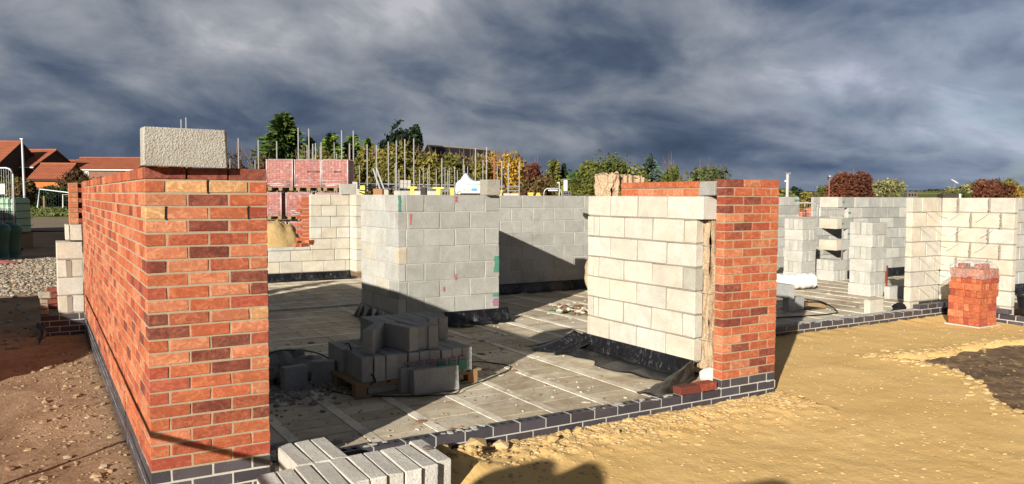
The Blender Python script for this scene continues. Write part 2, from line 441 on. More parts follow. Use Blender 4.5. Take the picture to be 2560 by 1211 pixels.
# ================================================================== GROUND
def gz(x, y):
    """height of the soil"""
    d = math.hypot(x-3, y)
    z = -.19
    if x < .5: z += .06*max(0, 1-abs(y-1)/6)*max(0, 1+min(0, x)/2.5)
    if .1 < x < 17 and .3 < y < 13: z = -.33
    z += .035*noise.noise(Vector((x*.7, y*.7, 3)))+.018*noise.noise(Vector((x*2.3, y*2.3, 1)))+.010*noise.noise(Vector((x*7, y*7, 5)))
    if x < .5 and y < 9: z += .012*noise.noise(Vector((x*17, y*17, 5)))
    return z
mb = MB()
xs = [-420, -200, -90, -45, -25, -15, -10, -7]+[-5+i*.09 for i in range(62)]+[.6+i*.35 for i in range(50)]+[18.5+i*3 for i in range(12)]+[60, 90, 150, 260, 450, 800]
ys = [-60, -30, -16, -10]+[-7+.25*i for i in range(24)]+[-1+i*.09 for i in range(112)]+[9.1+i*.5 for i in range(40)]+[30+i*3 for i in range(16)]+[80, 100, 140, 200, 330, 520, 900]
def gpt(x, y):
    return (x, y, gz(x, y) if abs(x) < 70 and y < 75 else -.2)
vs = [gpt(x, y) for y in ys for x in xs]; nx = len(xs)
fs = [(j*nx+i, j*nx+i+1, (j+1)*nx+i+1, (j+1)*nx+i) for j in range(len(ys)-1) for i in range(nx-1)]
mb.add(vs, fs, 'brown_soil'); struct(mb.build('ground', smooth=True))

# sand blinding, sloping away from the plinth, with lumps
PATCH = [(7.4, .5), (7.8, .40), (8.24, .28), (8.77, .34), (9.6, .30), (10.4, .0), (10.4, -1.4), (8.2, -1.6), (6.9, -2.0), (6.35, -1.5), (6.7, -1.1), (7.25, -.68), (7.5, -.23), (7.5, .17)]
def inside(x, y, P):
    c = False; j = len(P)-1
    for i in range(len(P)):
        if (P[i][1] > y) != (P[j][1] > y) and x < (P[j][0]-P[i][0])*(y-P[i][1])/(P[j][1]-P[i][1])+P[i][0]: c = not c
        j = i
    return c
def pdist(x, y, P):
    m_ = 9
    for i in range(len(P)):
        a = Vector(P[i]); b_ = Vector(P[(i+1) % len(P)]); p = Vector((x, y)); ab = b_-a
        tt = max(0, min(1, (p-a).dot(ab)/ab.dot(ab))); m_ = min(m_, (p-a-ab*tt).length)
    return m_
def sz(x, y):
    z = -.128+.012*(x-2)/4 if x < 6 else -.116
    z += .003*math.sin(x*1.9+y*2.6)
    z += .010*noise.noise(Vector((x*1.1, y*1.1, 0)))+.007*noise.noise(Vector((x*3.1, y*3.1, 2)))
    edge = max(0, 1-abs(y+.25)/.45) if x < 5.2 else 0
    z += (.0045+.026*edge)*noise.noise(Vector((x*9, y*9, 4)))+(.005+.009*edge)*abs(noise.noise(Vector((x*26, y*26, 7))))+.018*edge
    z += .09*math.exp(-(((x-1.8)/.22)**2+((y+.36)/.26)**2))
    if x > 5.3: z += .02*max(0, 1-abs(y-1.9)/.3)*noise.noise(Vector((x*6, 0, 9)))+.008*max(0, 1-abs(y-1.9)/.25)
    if x > 5 and y < 2:
        d = pdist(x, y, PATCH)+.06*noise.noise(Vector((x*3.6, y*3.6, 11)))
        if inside(x, y, PATCH): z -= min(.075, .02+max(0, d)*.5)
        else: z += .02*math.exp(-(d/.25)**2)
    return z
def sand_sheet(mb, x0, x1, y0, y1, st):
    nx_ = int((x1-x0)/st); ny_ = int((y1-y0)/st)
    mb.grid(nx_, ny_, lambda a, b_: (x0+(x1-x0)*a, y0+(y1-y0)*b_, sz(x0+(x1-x0)*a, y0+(y1-y0)*b_)), 'yellow_sand')
mb = MB(); sand_sheet(mb, .3, 5.16, -3.2, -.004, .032); sand_sheet(mb, 5.1601, 11.19, -3.2, 1.975, .05); sand_sheet(mb, 11.1901, 15, -3.2, .6, .1)
sand_sheet(mb, .3, 15, -8, -3.2001, .15)
struct(mb.build('sand', smooth=True))
mb = MB()
mb.grid(60, 44, lambda a, b_: (5.9+5.1*a, -2.4+3.2*b_, -.150+.018*noise.noise(Vector((a*22, b_*15, 1)))+.012*noise.noise(Vector((a*70, b_*50, 3)))), 'dark_soil')
struct(mb.build('bare_soil', smooth=True))

def rock(mb, p, r, col, mname='stones', sq=.6):
    """irregular faceted stone"""
    ph = (1+5**.5)/2
    V = [(-1, ph, 0), (1, ph, 0), (-1, -ph, 0), (1, -ph, 0), (0, -1, ph), (0, 1, ph), (0, -1, -ph), (0, 1, -ph), (ph, 0, -1), (ph, 0, 1), (-ph, 0, -1), (-ph, 0, 1)]
    F = [(0, 11, 5), (0, 5, 1), (0, 1, 7), (0, 7, 10), (0, 10, 11), (1, 5, 9), (5, 11, 4), (11, 10, 2), (10, 7, 6), (7, 1, 8), (3, 9, 4), (3, 4, 2), (3, 2, 6), (3, 6, 8), (3, 8, 9), (4, 9, 5), (2, 4, 11), (6, 2, 10), (8, 6, 7), (9, 8, 1)]
    a = random.uniform(0, 6.28); ex = random.uniform(.8, 1.45); ca, sa = math.cos(a), math.sin(a)
    vs = []
    for x, y, z in V:
        k = r/1.9*random.uniform(.78, 1.22); x, y, z = x*k*ex, y*k, z*k*sq
        vs.append((p[0]+x*ca-y*sa, p[1]+x*sa+y*ca, p[2]+z))
    mb.add(vs, F, mname, col)
SC = [(.53, .375, .18), (.50, .345, .155), (.47, .32, .145), (.56, .41, .22)]
mb = MB()
for _ in range(5600):
    k = random.random()
    if k < .34: x = random.uniform(1.5, 5.2); y = -abs(random.gauss(0, .22))-.02; r = random.uniform(.006, .026)
    elif k < .9: x = random.uniform(1.2, 11); y = random.uniform(-3, 1.9 if x > 5.25 else -.03); r = random.choice((random.uniform(.004, .010), random.uniform(.004, .010), random.uniform(.008, .019)))
    else:
        i = random.randrange(len(PATCH)); a, b_ = PATCH[i], PATCH[(i+1) % len(PATCH)]; q = random.random()
        x = a[0]+(b_[0]-a[0])*q+random.gauss(0, .1); y = a[1]+(b_[1]-a[1])*q+random.gauss(0, .1); r = random.uniform(.010, .045)
        if y > 1.9: continue
    if x > 11: continue
    if .4 < x < 1.66 and y > -.85: continue
    rock(mb, (x, y, sz(x, y)+r*.02), r, random.choice(SC), 'stones', .5)
for _ in range(170):
    x, y = random.uniform(6.3, 10.3), random.uniform(-1.9, .5)
    if inside(x, y, PATCH): rock(mb, (x, y, -.146), random.uniform(.006, .02), random.choice([(.36, .25, .13), (.2, .13, .08), (.3, .2, .12)]))
stuff(mb.build('sand_clods'), 'lumps of dry yellow sand scattered over the sand bed', 'clods')
mb = MB()
for k, (x, y, r) in enumerate([(2.02, -.12, .075), (1.78, -.1, .055), (2.22, -.14, .05), (2.62, -.2, .045), (1.9, -.3, .04), (2.9, -.12, .04), (3.4, -.1, .038), (1.72, -.26, .045)]):
    rock(mb, (x, y, sz(x, y)+r*.4), r, random.choice(SC), 'stones', .8)
    for q in range(6): rock(mb, (x+random.gauss(0, .05), y+random.gauss(0, .04), sz(x, y)+.01), random.uniform(.012, .03), random.choice(SC))
stuff(mb.build('sand_lumps'), 'bigger broken lumps of yellow sand along the foot of the plinth', 'clods')
mb = MB()
GC = [(.38, .35, .30), (.31, .28, .24), (.42, .36, .28), (.24, .21, .17), (.36, .28, .19), (.28, .12, .09)]
for _ in range(6500):
    x = random.uniform(-2.6, .15); y = 6+random.random()**1.0*16
    if -.6 < x < .2 and y < 9.4: continue
    v_ = (y-13)/(23-13)
    if 11.8 < y < 21.5 or random.random() < .06: rock(mb, (x, y, gz(x, y)+.01), random.choice((random.uniform(.012, .028), random.uniform(.015, .045))), random.choice(GC[:5]))
stuff(mb.build('gravel'), 'band of grey crushed stone across the brown ground at left', 'gravel')
mb = MB()
for _ in range(1300):
    x = random.uniform(-2.2, -.02); y = random.uniform(-.9, 5.6)
    if random.random() < .3: x = -abs(random.gauss(0, .35))-.03
    rock(mb, (x, y, gz(x, y)+.003), random.choice([random.uniform(.005, .014)]*9+[random.uniform(.018, .04)]), random.choice([(.30, .20, .13), (.32, .23, .15), (.22, .13, .08), (.36, .29, .2), (.36, .25, .15)]))
stuff(mb.build('soil_stones'), 'small stones and crumbs on the brown soil beside the long brick wall', 'stones')

# far ground: track, verge, fields, hills
X_ = lambda px, D, z=-.16: (at(px, D).x, at(px, D).y, z)
mb = MB(); A = [(-900, 38), (420, 38), (420, 66), (-900, 60)]
def track_fn(t, P):
    n = t.noise(P, .6, 6, .7, .6); return t.mix(n, (.16, .12, .085), (.30, .235, .17)), n
mat('track', track_fn, .95, (.4, .05), .1, world=True)
mb.add([X_(*a, -.15) for a in A], [(0, 1, 2, 3)], 'track'); struct(mb.build('track'))
mb = MB()
def verge(a, b_):
    px = -900+1500*a; D = 60+60*b_; p = at(px, D)
    return (p.x, p.y, -.14+.32*min(1, b_*6)+.10*noise.noise(Vector((p.x*.8, p.y*.8, 0))))
mb.grid(120, 60, verge, 'grass'); struct(mb.build('grass_verge', smooth=True))
mb = MB()
for _ in range(5000):
    px = random.uniform(20, 330); D = random.uniform(60.5, 80); p = at(px, D); h = random.uniform(.06, .22)
    c = random.choice([(.07, .10, .025), (.11, .14, .04), (.05, .075, .02), (.15, .14, .06)])
    a = random.uniform(0, 3.14); dx, dy = math.cos(a)*.16, math.sin(a)*.16; z = -.1+.32*min(1, (D-60)/10)
    mb.add([(p.x-dx, p.y-dy, z), (p.x+dx, p.y+dy, z), (p.x+random.uniform(-.1, .1), p.y, z+h)], [(0, 1, 2)], 'leaves', c)
stuff(mb.build('verge_grass'), 'rough green grass on the bank behind the track at left', 'grass')
mb = MB()
def hill(a, b_):
    px = -1500+6500*a; D = 150+1300*b_; p = at(px, D)
    t_ = min(1, max(0, (b_-.06)/.6)); z = -.4+(9.5+1.2*math.sin(a*21+1))*(t_*t_*(3-2*t_))*(.35+.65*min(1, max(0, (px-1200)/1200)))
    return (p.x, p.y, z)
mb.grid(90, 30, hill, 'fields'); struct(mb.build('hills', smooth=True))

# ================================================================== FLOOR
mb = MB(); FZ = -.09
FC = [(.56, .49, .36), (.51, .44, .32), (.60, .53, .40), (.47, .40, .29), (.55, .49, .385)]
def infill(x0, y0, x1, y1, along):
    """beams run along 'y' or 'x'; blocks of 440 x 215 fill between"""
    P = .51
    if along == 'y':
        n = int((x1-x0)/P)+1
        for i in range(n):
            a = x0+i*P
            mb.box((a-.008, y0, FZ-.1), (min(a+.074, x1), y1, FZ+.003), 'concrete_floor', (.74, .69, .57, 0))
            b_ = a+.080; e = min(a+P-.014, x1)
            if e-b_ < .1: continue
            y = y0-.05
            while y < y1:
                q = min(y+.211, y1)
                mb.box((b_, max(y, y0), FZ-.1), (e, q, FZ+random.uniform(-.003, .001)), 'concrete_floor', random.choice(FC)); y += .219
    else:
        n = int((y1-y0)/P)+1
        for i in range(n):
            a = y0+i*P
            mb.box((x0, a-.008, FZ-.1), (x1, min(a+.074, y1), FZ+.003), 'concrete_floor', (.74, .69, .57, 0))
            b_ = a+.080; e = min(a+P-.014, y1)
            if e-b_ < .1: continue
            x = x0-.05
            while x < x1:
                q = min(x+.211, x1)
                mb.box((max(x, x0), b_, FZ-.1), (q, e, FZ+random.uniform(-.003, .001)), 'concrete_floor', random.choice(FC)); x += .219
infill(.46, .1035, 5.0, 3.6, 'y')
infill(.35, 3.605, 3.45, 7.0, 'x'); infill(.35, 7.235, 5.3, 12.1, 'x')
infill(3.455, 3.605, 5.0, 7.0, 'y'); infill(5.005, 2.085, 19.6, 9.2, 'y')
mb.box((.12, .104, -.32), (19.6, 2.08, -.205), 'concrete_floor', (.3, .26, .2, 0)) if False else None
mb.box((.105, .104, -.30), (.455, 3.6, FZ-.012), 'concrete_floor', (.3, .26, .2, 0))
mb.box((.2, .11, -.34), (19.6, 12.1, FZ-.03), 'concrete_floor', (.24, .19, .13, 0)) if False else None
for (a, b_, c, d) in ((.5, .11, 4.98, 7.0), (.36, 7.0, 5.2, 12.0), (5.02, 2.1, 19.5, 9.1)): mb.box((a, b_, -.34), (c, d, FZ-.02), 'concrete_floor', (.26, .20, .13, 0))
struct(mb.build('floor'))

# ================================================================== BRICK AND BLOCK WALLS
TOPB = 1.8
def rowz(k): return .085+.075*k           # k = 0 is the lowest red course, 22 the top one
FRONT = {1: 'DDD', 2: 'OYYO', 3: 'PDO', 4: 'YPOR', 5: 'PDM', 6: 'OMMO', 7: 'PDP', 8: 'DPMP', 9: 'OPD', 10: 'ROPD', 11: 'POR', 12: 'DMPY', 13: 'DOP', 14: 'OPDR',
         15: 'PDP', 16: 'RODP', 17: 'ROO', 18: 'ROOP', 19: 'ODM', 20: 'OMMD', 21: 'PMO', 22: 'OMOO', 23: 'ROR'}
BIG = 'red_brick'
def f_top(segs, key):
    return dict(zip([s_[0] for s_ in segs], key))
# --- long wall at left with its short return towards the opening
root = thing('brick_wall', 'long red brick wall running away at left, a concrete block standing on its near corner', 'wall', (0, -.03, 0))
mr = MB(); ml = MB(); WL = 6.93
for k in range(23):
    row = 23-k; key = FRONT[row]
    segs = units(.665, .215, .215) if row % 2 else [(0, .1025), (.1125, .3275), (.3375, .5525), (.5625, .665)]
    cm = {round(s_[0], 3): c for s_, c in zip(segs, key)}
    if row % 2:
        course(mr, (0, -.03), 0, segs, rowz(k), .065, .1025, BIG, lambda s_: bcol(cm[round(s_[0], 3)]), .003, .0016)
        sd = [(a+.1125, b_+.1125) for a, b_ in units(WL-.1125, .215, .215)]
    else:
        course(mr, (.1125-.1125, -.03), 0, segs[1:], rowz(k), .065, .1025, BIG, lambda s_: bcol(cm[round(s_[0], 3)]), .003, .0016)
        sd = units(WL, .215, .215)
    X = frame((0, -.03, 0), 0)
    for a, b_ in sd:      # the side leaf: units run along +y, outer face at x = 0
        d = random.uniform(-.0015, .0015); c = bcol(key[0]) if (a == 0) else bcol(random.choices('OPRDM', (46, 30, 12, 5, 7))[0])
        mr.box((d, a, rowz(k)), (.1025+d, b_, rowz(k)+.065), BIG, c, X, .003, .0014)
mm = MB(); mm.box((.004, .004, .075), (.661, .0985, 1.733), 'mortar', X=X); mm.box((.004, .0985, .075), (.0985, WL-.004, 1.733), 'mortar', X=X)
for k in range(5):                       # blue bricks below
    z = rowz(-1-k)
    fr = units(.665, .215, .215) if k % 2 else [(0, .1025), (.1125, .3275), (.3375, .5525), (.5625, .665)]
    for a, b_ in (fr if k % 2 else fr[1:]): ml.box((a, 0, z), (b_, .1025, z+.065), 'blue_brick', blucol(), X, .003, .001)
    for a, b_ in ([(p+.1125, q+.1125) for p, q in units(WL-.1125, .215, .215)] if k % 2 else units(WL, .215, .215)):
        ml.box((0, a, z), (.1025, b_, z+.065), 'blue_brick', blucol(), X, .003, .001)
ml.box((.003, .003, -.31), (.662, .0995, .0745), 'pale_mortar', X=X); ml.box((.003, .0995, -.31), (.0995, WL-.004, .0745), 'pale_mortar', X=X)
part(mr, 'brickwork', root); part(mm, 'mortar', root); part(ml, 'blue_brick_base', root)
for (x, z) in ((.3325, rowz(21)), (.1075, rowz(19)), (.5575, rowz(19))):
    v_ = MB(); v_.box((x-.0052, -.0005, z-.004), (x+.0052, .06, z+.072), 'dark_hole', X=X)
    v_.box((x-.006, .001, z+.064), (x+.006, .05, z+.070), 'dark_hole', X=X); part(v_, 'weep_vent', root)
# inner leaf of the same wall
def block_tones(kind):
    if kind == 'cream': f = random.uniform(.88, 1.05); return random.choice([(.57*f, .54*f, .465*f, 0), (.55*f, .53*f, .475*f, 0), (.58*f, .53*f, .44*f, 0)])
    if kind == 'white': f = random.uniform(.85, 1.05); return random.choice([(.52*f, .515*f, .475*f, 0), (.49*f, .49*f, .46*f, 0), (.43*f, .435*f, .415*f, 0)])
    f = random.uniform(.86, 1.1); return (.36*f, .345*f, .30*f, 0)
def block_wall(root, o, ang, length, rows=7, z0=.0875, th=.1, mname='pale_block', tonef='cream', mort='grey_mortar', first=(.44, .215), mask=None, jt=.012, name='blockwork', ch=.004, tones=None, off=0):
    """rows of 440 x 215 blocks; mask(row, s0, s1) can drop a unit; returns nothing"""
    mb = MB(); X = frame((o[0], o[1], 0), ang); mo = MB()
    for r in range(rows):
        z = z0+.225*r
        spans = []
        for a, b_ in units(length, first[(r+off) % 2], .44, jt):
            if mask and not mask(r, a, b_): continue
            d = random.uniform(-.003, .003)
            col = tones(r, a) if tones else block_tones(tonef)
            mb.box((a, d, z), (b_, th+d, z+.214), mname, col, X, ch, .002)
            spans.append((a, b_))
        if spans:
            cur = list(spans[0])
            for a, b_ in spans[1:]+[(99, 99)]:
                if a-cur[1] < .03: cur[1] = b_
                else:
                    rec = random.uniform(.001, .004)
                    mo.box((cur[0]+.009, .0085, z-.0115), (cur[1]-.009, th-.0085, z+.2085), mort, X=X); cur = [a, b_]
    part(mb, name, root); part(mo, 'mortar', root)
    return X
root = thing('block_wall', 'inner block leaf behind the long brick wall at left', 'wall', (.25, .6, -.09))
block_wall(root, (.35, .5), R(90), 6.3, tonef='white')
def skirt(o, ang, length, ztop, flare, name, label, zb=-.085, amp=.012, th=.001, seed=0, wave=7, group=None, flo=.0):
    """black sheet hanging from a joint and turned out onto the floor"""
    mb = MB(); X = frame((o[0], o[1], 0), ang)
    def f(a, b_):
        s_ = a*length; w_ = math.sin(s_*wave+seed)+.6*math.sin(s_*wave*2.3+seed*2)
        if b_ < .45:
            q = b_/.45; return X((s_, -.004-amp*q*(1+w_*.6)-.01*q, ztop+(zb+.02-ztop)*q))
        q = (b_-.45)/.55; fl = flare*(1+.35*noise.noise(Vector((s_*1.7, seed, 0)))+.12*w_)
        return X((s_+.0*q, -.014-amp*(1+w_*.6)-q*fl, zb+.018*(1-q)+max(0, .02*w_*q+.03*noise.noise(Vector((s_*5, q*2, seed))))+.004))
    mb.grid(int(length*28)+4, 18, f, 'black_plastic')
    o_ = mb.build(name, smooth=True)
    sol = o_.modifiers.new('thickness', 'SOLIDIFY'); sol.thickness = .002
    return tag(o_, label, 'plastic sheet', group)

# --- right-hand pier: brick return, leaf running back, cavity wool, cream block leaf
PX = 4.49
root = thing('brick_pier', 'tall red brick corner pier standing on blue bricks to the right of the wide opening', 'pier', (PX, 0, 0))
mr = MB(); mm = MB(); ml = MB(); X = frame((PX, 0, 0), 0)
RL = 2.10
for k in range(23):
    row = 23-k
    segs = units(.665, .215, .215) if row % 2 else [(0, .1025), (.1125, .3275), (.3375, .5525), (.5625, .665)]
    last = segs[-1]
    for a, b_ in segs[:-1]: 
        d = random.uniform(-.0012, .0012); mr.box((a, d, rowz(k)), (b_, .1025+d, rowz(k)+.065), BIG, bcol('D' if (row == 2 and a == 0) else None), X, .003, .0014)
    if row % 2:          # corner stretcher in front, leaf behind starts after the header
        mr.box((last[0], 0, rowz(k)), (.665, .1025, rowz(k)+.065), BIG, bcol(), X, .003, .0014)
        sd = [(a+.1125, b_+.1125) for a, b_ in units(RL-.1125, .215, .215)]
    else: sd = units(RL, .215, .215)
    for a, b_ in sd:
        mr.box((.5625, a, rowz(k)), (.665, b_, rowz(k)+.065), BIG, bcol('O' if random.random() < .8 else 'P'), X, .003, .0014)
mm.box((.004, .004, .075), (.661, .0985, 1.733), 'mortar', X=X); mm.box((.5665, .0985, .075), (.661, RL-.004, 1.733), 'mortar', X=X)
ml.box((0, 0, .010), (.1025, .1025, .075), 'blue_brick', blucol(), X, .003, .001)
for a, b_ in ((.1125, .3275), (.3375, .5525)): ml.box((a, 0, .010), (b_, .1025, .075), 'blue_brick', blucol(), X, .003, .001)
for a, b_ in units(RL, .215, .215): ml.box((.5625, a, .010), (.665, b_, .075), 'blue_brick', blucol(), X, .003, .001)
ml.box((.003, .003, .0005), (.662, .0995, .0745), 'pale_mortar', X=X); ml.box((.5655, .0995, .0005), (.662, RL-.004, .0745), 'pale_mortar', X=X)
part(mr, 'brickwork', root); part(mm, 'mortar', root); part(ml, 'blue_brick_base', root)

root = thing('block_wall', 'cream concrete block wall to the left of the tall brick corner pier', 'wall', (4.8, .66, -.09))
# runs along +y; units measured from the near end
mbk = MB(); mo = MB(); X = frame((4.8, .66, 0), 0); LB = 1.70
for r in range(7):
    z = .0875+.225*r
    if r % 2 == 0: segs = [(.0, .392), (.410, .842), (.860, 1.292), (1.310, LB)]
    else: segs = [(0, .157), (.175, .607), (.625, 1.057), (1.075, 1.49), (1.508, 1.59), (1.605, LB)]
    if r == 6: segs[0] = (-.085, .395)
    for a, b_ in segs:
        d = random.uniform(-.003, .003); x1 = .245 if (r == 6 and a < 0) else .1
        c = block_tones('cream')
        if r in (3,) and a == 0: c = (.40, .39, .34, 0)
        mbk.box((d, a, z), (x1, b_, z+.211), 'pale_block', c, X, .004, .003)
    mo.box((.0085, .009, z-.0115), (.0915, LB-.009, z+.2085), 'grey_mortar', X=X)
part(mbk, 'blockwork', root); part(mo, 'mortar', root)
for i in range(4):
    z = .3+.45*i; tb = MB(); tb.tube([(4.84, .70, z+.0), (4.86, .60, z+.004), (4.9, .56, z-.01)], .0022, 'galvanised_steel', 5); part(tb, 'wall_tie', root)
# mineral wool in the cavity
def woolbox(lo, hi, X=None, st=.025, amp=.012, sd=0):
    mb = MB(); X = X or (lambda p: p)
    (x0, y0, z0), (x1, y1, z1) = lo, hi
    def push(p, n):
        w_ = amp*(noise.noise(Vector((p[0]*28, p[1]*28, p[2]*5+sd)))+.7*noise.noise(Vector((p[0]*9, p[1]*9, p[2]*14+sd))))
        return X((p[0]+n[0]*w_, p[1]+n[1]*w_, p[2]+n[2]*w_))
    faces = [((x0, y0, z0), (x1-x0, 0, 0), (0, 0, z1-z0), (0, -1, 0)), ((x1, y1, z0), (x0-x1, 0, 0), (0, 0, z1-z0), (0, 1, 0)),
             ((x0, y1, z0), (0, y0-y1, 0), (0, 0, z1-z0), (-1, 0, 0)), ((x1, y0, z0), (0, y1-y0, 0), (0, 0, z1-z0), (1, 0, 0)),
             ((x0, y0, z1), (x1-x0, 0, 0), (0, y1-y0, 0), (0, 0, 1))]
    for o, a, b_, n in faces:
        la, lb = Vector(a).length, Vector(b_).length; na, nb = max(2, int(la/st)), max(2, int(lb/st))
        mb.grid(na, nb, lambda s_, t_: push((o[0]+a[0]*s_+b_[0]*t_, o[1]+a[1]*s_+b_[1]*t_, o[2]+a[2]*s_+b_[2]*t_), n), 'mineral_wool')
    return mb
o = woolbox((4.912, .585, .01), (5.04, 1.9, 1.425), None, .018, .026).build('insulation_batt'); tag(o, 'fibrous brown insulation filling the cavity beside the brick corner pier', 'insulation')
mb = woolbox((4.92, 2.10, 1.30), (5.05, 2.40, 1.89), None, .014, .045, 4)
mb2 = woolbox((5.045, 2.16, 1.79), (5.42, 2.30, 1.88), None, .014, .032, 7); 
for i, (x, y, z) in enumerate(mb2.v): k = max(0, (x-5.1)/.32); mb2.v[i] = (x, y, z-.05*k*k+(.035*k if z > 1.85 else .05*k*0)+(.04*k if z < 1.8 else 0))
mb.add(mb2.v, mb2.f, 'mineral_wool')
o = mb.build('insulation_batt'); tag(o, 'ragged tan insulation batt sticking up above the cream block wall and bent over the bricks', 'insulation')
mb = MB(); mb.box((4.865, .50, 1.656), (5.02, .70, 1.79), 'grey_block', (.34, .34, .32, 0), None, .008, .004)
tag(mb.build('concrete_block'), 'small rough grey block offcut lying on top of the cream wall against the brick pier', 'block')
# roll of wool leaning behind the far end of the cream wall
mb = MB()
def rollf(a, b_):
    th_ = a*6.2832; rr = .22*(1+.12*noise.noise(Vector((math.cos(th_)*2, math.sin(th_)*2, b_*4))))*(1-.45*abs(b_*2-1)**4)
    return (8.16+rr*math.cos(th_), 6.62+rr*math.sin(th_), -.085+.66*b_)
mb.grid(40, 24, rollf, 'mineral_wool'); tag(mb.build('insulation_roll', smooth=True), 'bulging tan roll of insulation behind the far end of the cream block wall', 'insulation')
skd = skirt((4.795, 2.42), R(-90), 1.78, .10, .36, 'damp_proof_sheet', 'black plastic sheet spread from under the cream block wall onto the floor', seed=2, amp=.03, wave=5)
# loose flap of the same kind, folded over the plinth
mb = MB()
def flap(a, b_):
    x = 3.98+.80*a; y = .36+.30*a+(.16-.10*a)*(b_-.5)*2*(1-.3*a)
    z = -.07+(.015+.16*a)*math.sin(math.pi*min(1, b_*1.1))**.7+.02*noise.noise(Vector((a*6, b_*4, 3)))
    return (x, y, z)
mb.grid(34, 18, flap, 'black_plastic'); o = mb.build('plastic_flap', smooth=True); o.modifiers.new('thickness', 'SOLIDIFY').thickness = .002
tag(o, 'crumpled flap of black plastic on the floor behind the two loose red bricks', 'plastic sheet')
mb = MB()
def fan(a, b_):
    x = 4.28+.50*b_+.05*math.sin(a*9); y = 2.25+.62*a*(1-.25*b_)
    z = -.08+.20*b_**1.5*(1-abs(a-.55))+.015*math.sin(a*12)*(1-b_)
    return (x, y, max(z, -.082))
mb.grid(24, 16, fan, 'black_plastic'); o = mb.build('plastic_flap', smooth=True); o.modifiers.new('thickness', 'SOLIDIFY').thickness = .002
tag(o, 'raised corner of black plastic at the far foot of the cream block wall', 'plastic sheet')
# white mortar lump at the pier foot and the two loose bricks
mb = MB(); rock(mb, (4.84, .48, -.01), .085, (.72, .69, .62, 0), 'pale_block', .9); tag(mb.build('mortar_lump', smooth=True), 'white rounded lump of mortar at the foot of the insulation', 'mortar')
def loose_brick(o, ang, col, label, grp):
    mb = MB(); mb.box((-.1075, -.051, 0), (.1075, .051, .065), BIG, col, frame(o, ang), .004, .002)
    return tag(mb.build('loose_brick'), label, 'brick', grp)
loose_brick((4.13, .045, .003), R(-3), PAL['D'][0]+(.9,), 'dark red brick lying flat on the blue brick plinth, the left one of a pair', 'two bricks left on the plinth')
loose_brick((4.335, .055, .003), R(3), PAL['R'][0]+(.5,), 'loose red brick on the plinth nearest the foot of the brick pier', 'two bricks left on the plinth')

# --- plinths of blue bricks
def holed_brick(mb, X, a, b_, y0, y1, z0, z1, col):
    """perforated brick: three round holes through its top"""
    mb.box((a, y0, z0), (b_, y1, z1-.03), 'blue_brick', col, X, 0)
    L = (b_-a)/3
    for i in range(3):
        xa, xb = a+L*i, a+L*(i+1); cx, cy = (xa+xb)/2, (y0+y1)/2; r = .021; N = 12; vs = []; fs = []
        out = [(xa, y0), (cx, y0), (xb, y0), (xb, cy), (xb, y1), (cx, y1), (xa, y1), (xa, cy)]
        ring = [(cx+r*math.cos(R(225+45*k)), cy+r*math.sin(R(225+45*k))) for k in range(8)]
        for p in out: vs.append(X((p[0], p[1], z1)))
        for p in ring: vs.append(X((p[0], p[1], z1)))
        for p in ring: vs.append(X((p[0], p[1], z1-.029)))
        for k in range(8):
            n_ = (k+1) % 8; fs += [(k, n_, 8+n_, 8+k)]
        mb.add(vs, fs, 'blue_brick', col)
        mb.add(vs, [(8+k, 8+(k+1) % 8, 16+(k+1) % 8, 16+k) for k in range(8)]+[tuple(range(16, 24))], 'dark_hole')
    # outer skin of the top 3 cm
    for p, q in (((a, y0), (b_, y0)), ((b_, y0), (b_, y1)), ((b_, y1), (a, y1)), ((a, y1), (a, y0))):
        mb.add([X((p[0], p[1], z1-.03)), X((q[0], q[1], z1-.03)), X((q[0], q[1], z1)), X((p[0], p[1], z1))], [(0, 1, 2, 3)], 'blue_brick', col)
def plinth(root, o, ang, length, rows, phase=0, holes=lambda s_: False, name='blue_brickwork', mortartop=lambda s_: False, z1=0):
    X = frame((o[0], o[1], 0), ang); mb = MB(); mo = MB()
    for k in range(rows):
        z = z1-.065-.075*k; n_ = int(length/.225)+3
        for i in range(-1, n_):
            a = phase+i*.225-(.1125 if k % 2 else 0); b_ = a+.215
            a, b_ = max(a, 0), min(b_, length)
            if b_-a < .03: continue
            d = random.uniform(-.001, .001)
            if k == 0 and holes(a): holed_brick(mb, X, a, b_, d, .1025+d, z, z+.065, blucol())
            else: mb.box((a, d, z), (b_, .1025+d, z+.065), 'blue_brick', blucol(), X, .0025, .0008)
            if k == 0:
                mo.box((b_, .002, z), (b_+.01, .1005, z+.066+random.uniform(0, .002)), 'pale_mortar', X=X)
            if k == 0 and mortartop(a):
                for q in range(random.randint(2, 6)):
                    rock(mo, X((random.uniform(a, b_), random.uniform(.02, .09), z+.066)), random.uniform(.01, .035), (1, 1, 1, 0), 'pale_mortar', .15)
        mo.box((.002, .003, z-.012), (length-.002, .0995, z+(.062 if k else .05)), 'pale_mortar', X=X)
    part(mb, name, root); part(mo, 'mortar', root)
root = thing('brick_plinth', 'low plinth of dark blue bricks across the wide opening between the two brick piers', 'plinth', (.665, 0, -.3))
PH = (PX-.665) % .225
plinth(root, (.668, 0), 0, 4.487, 4, PH-.0, lambda s_: s_ < 3.55, mortartop=lambda s_: random.random() < .75)
root = thing('brick_plinth', 'long low plinth of dark blue bricks behind the pier, running right to the brick stack', 'plinth', (5.16, 1.98, -.3))
plinth(root, (5.16, 1.98), 0, 6.14, 4, .05, mortartop=lambda s_: random.random() < .8)
mo = MB(); mo.box((5.18, 2.07, -.006), (11.1, 2.16, .004), 'pale_mortar'); part(mo, 'mortar_bed', root)
X2 = frame((10.55, 1.99, 0), 0); m2 = MB()
for a, b_ in ((0, .215), (.225, .44), (.45, .665)): m2.box((a, 0, .010), (b_, .1025, .075), 'blue_brick', blucol(), X2, .003, .001)
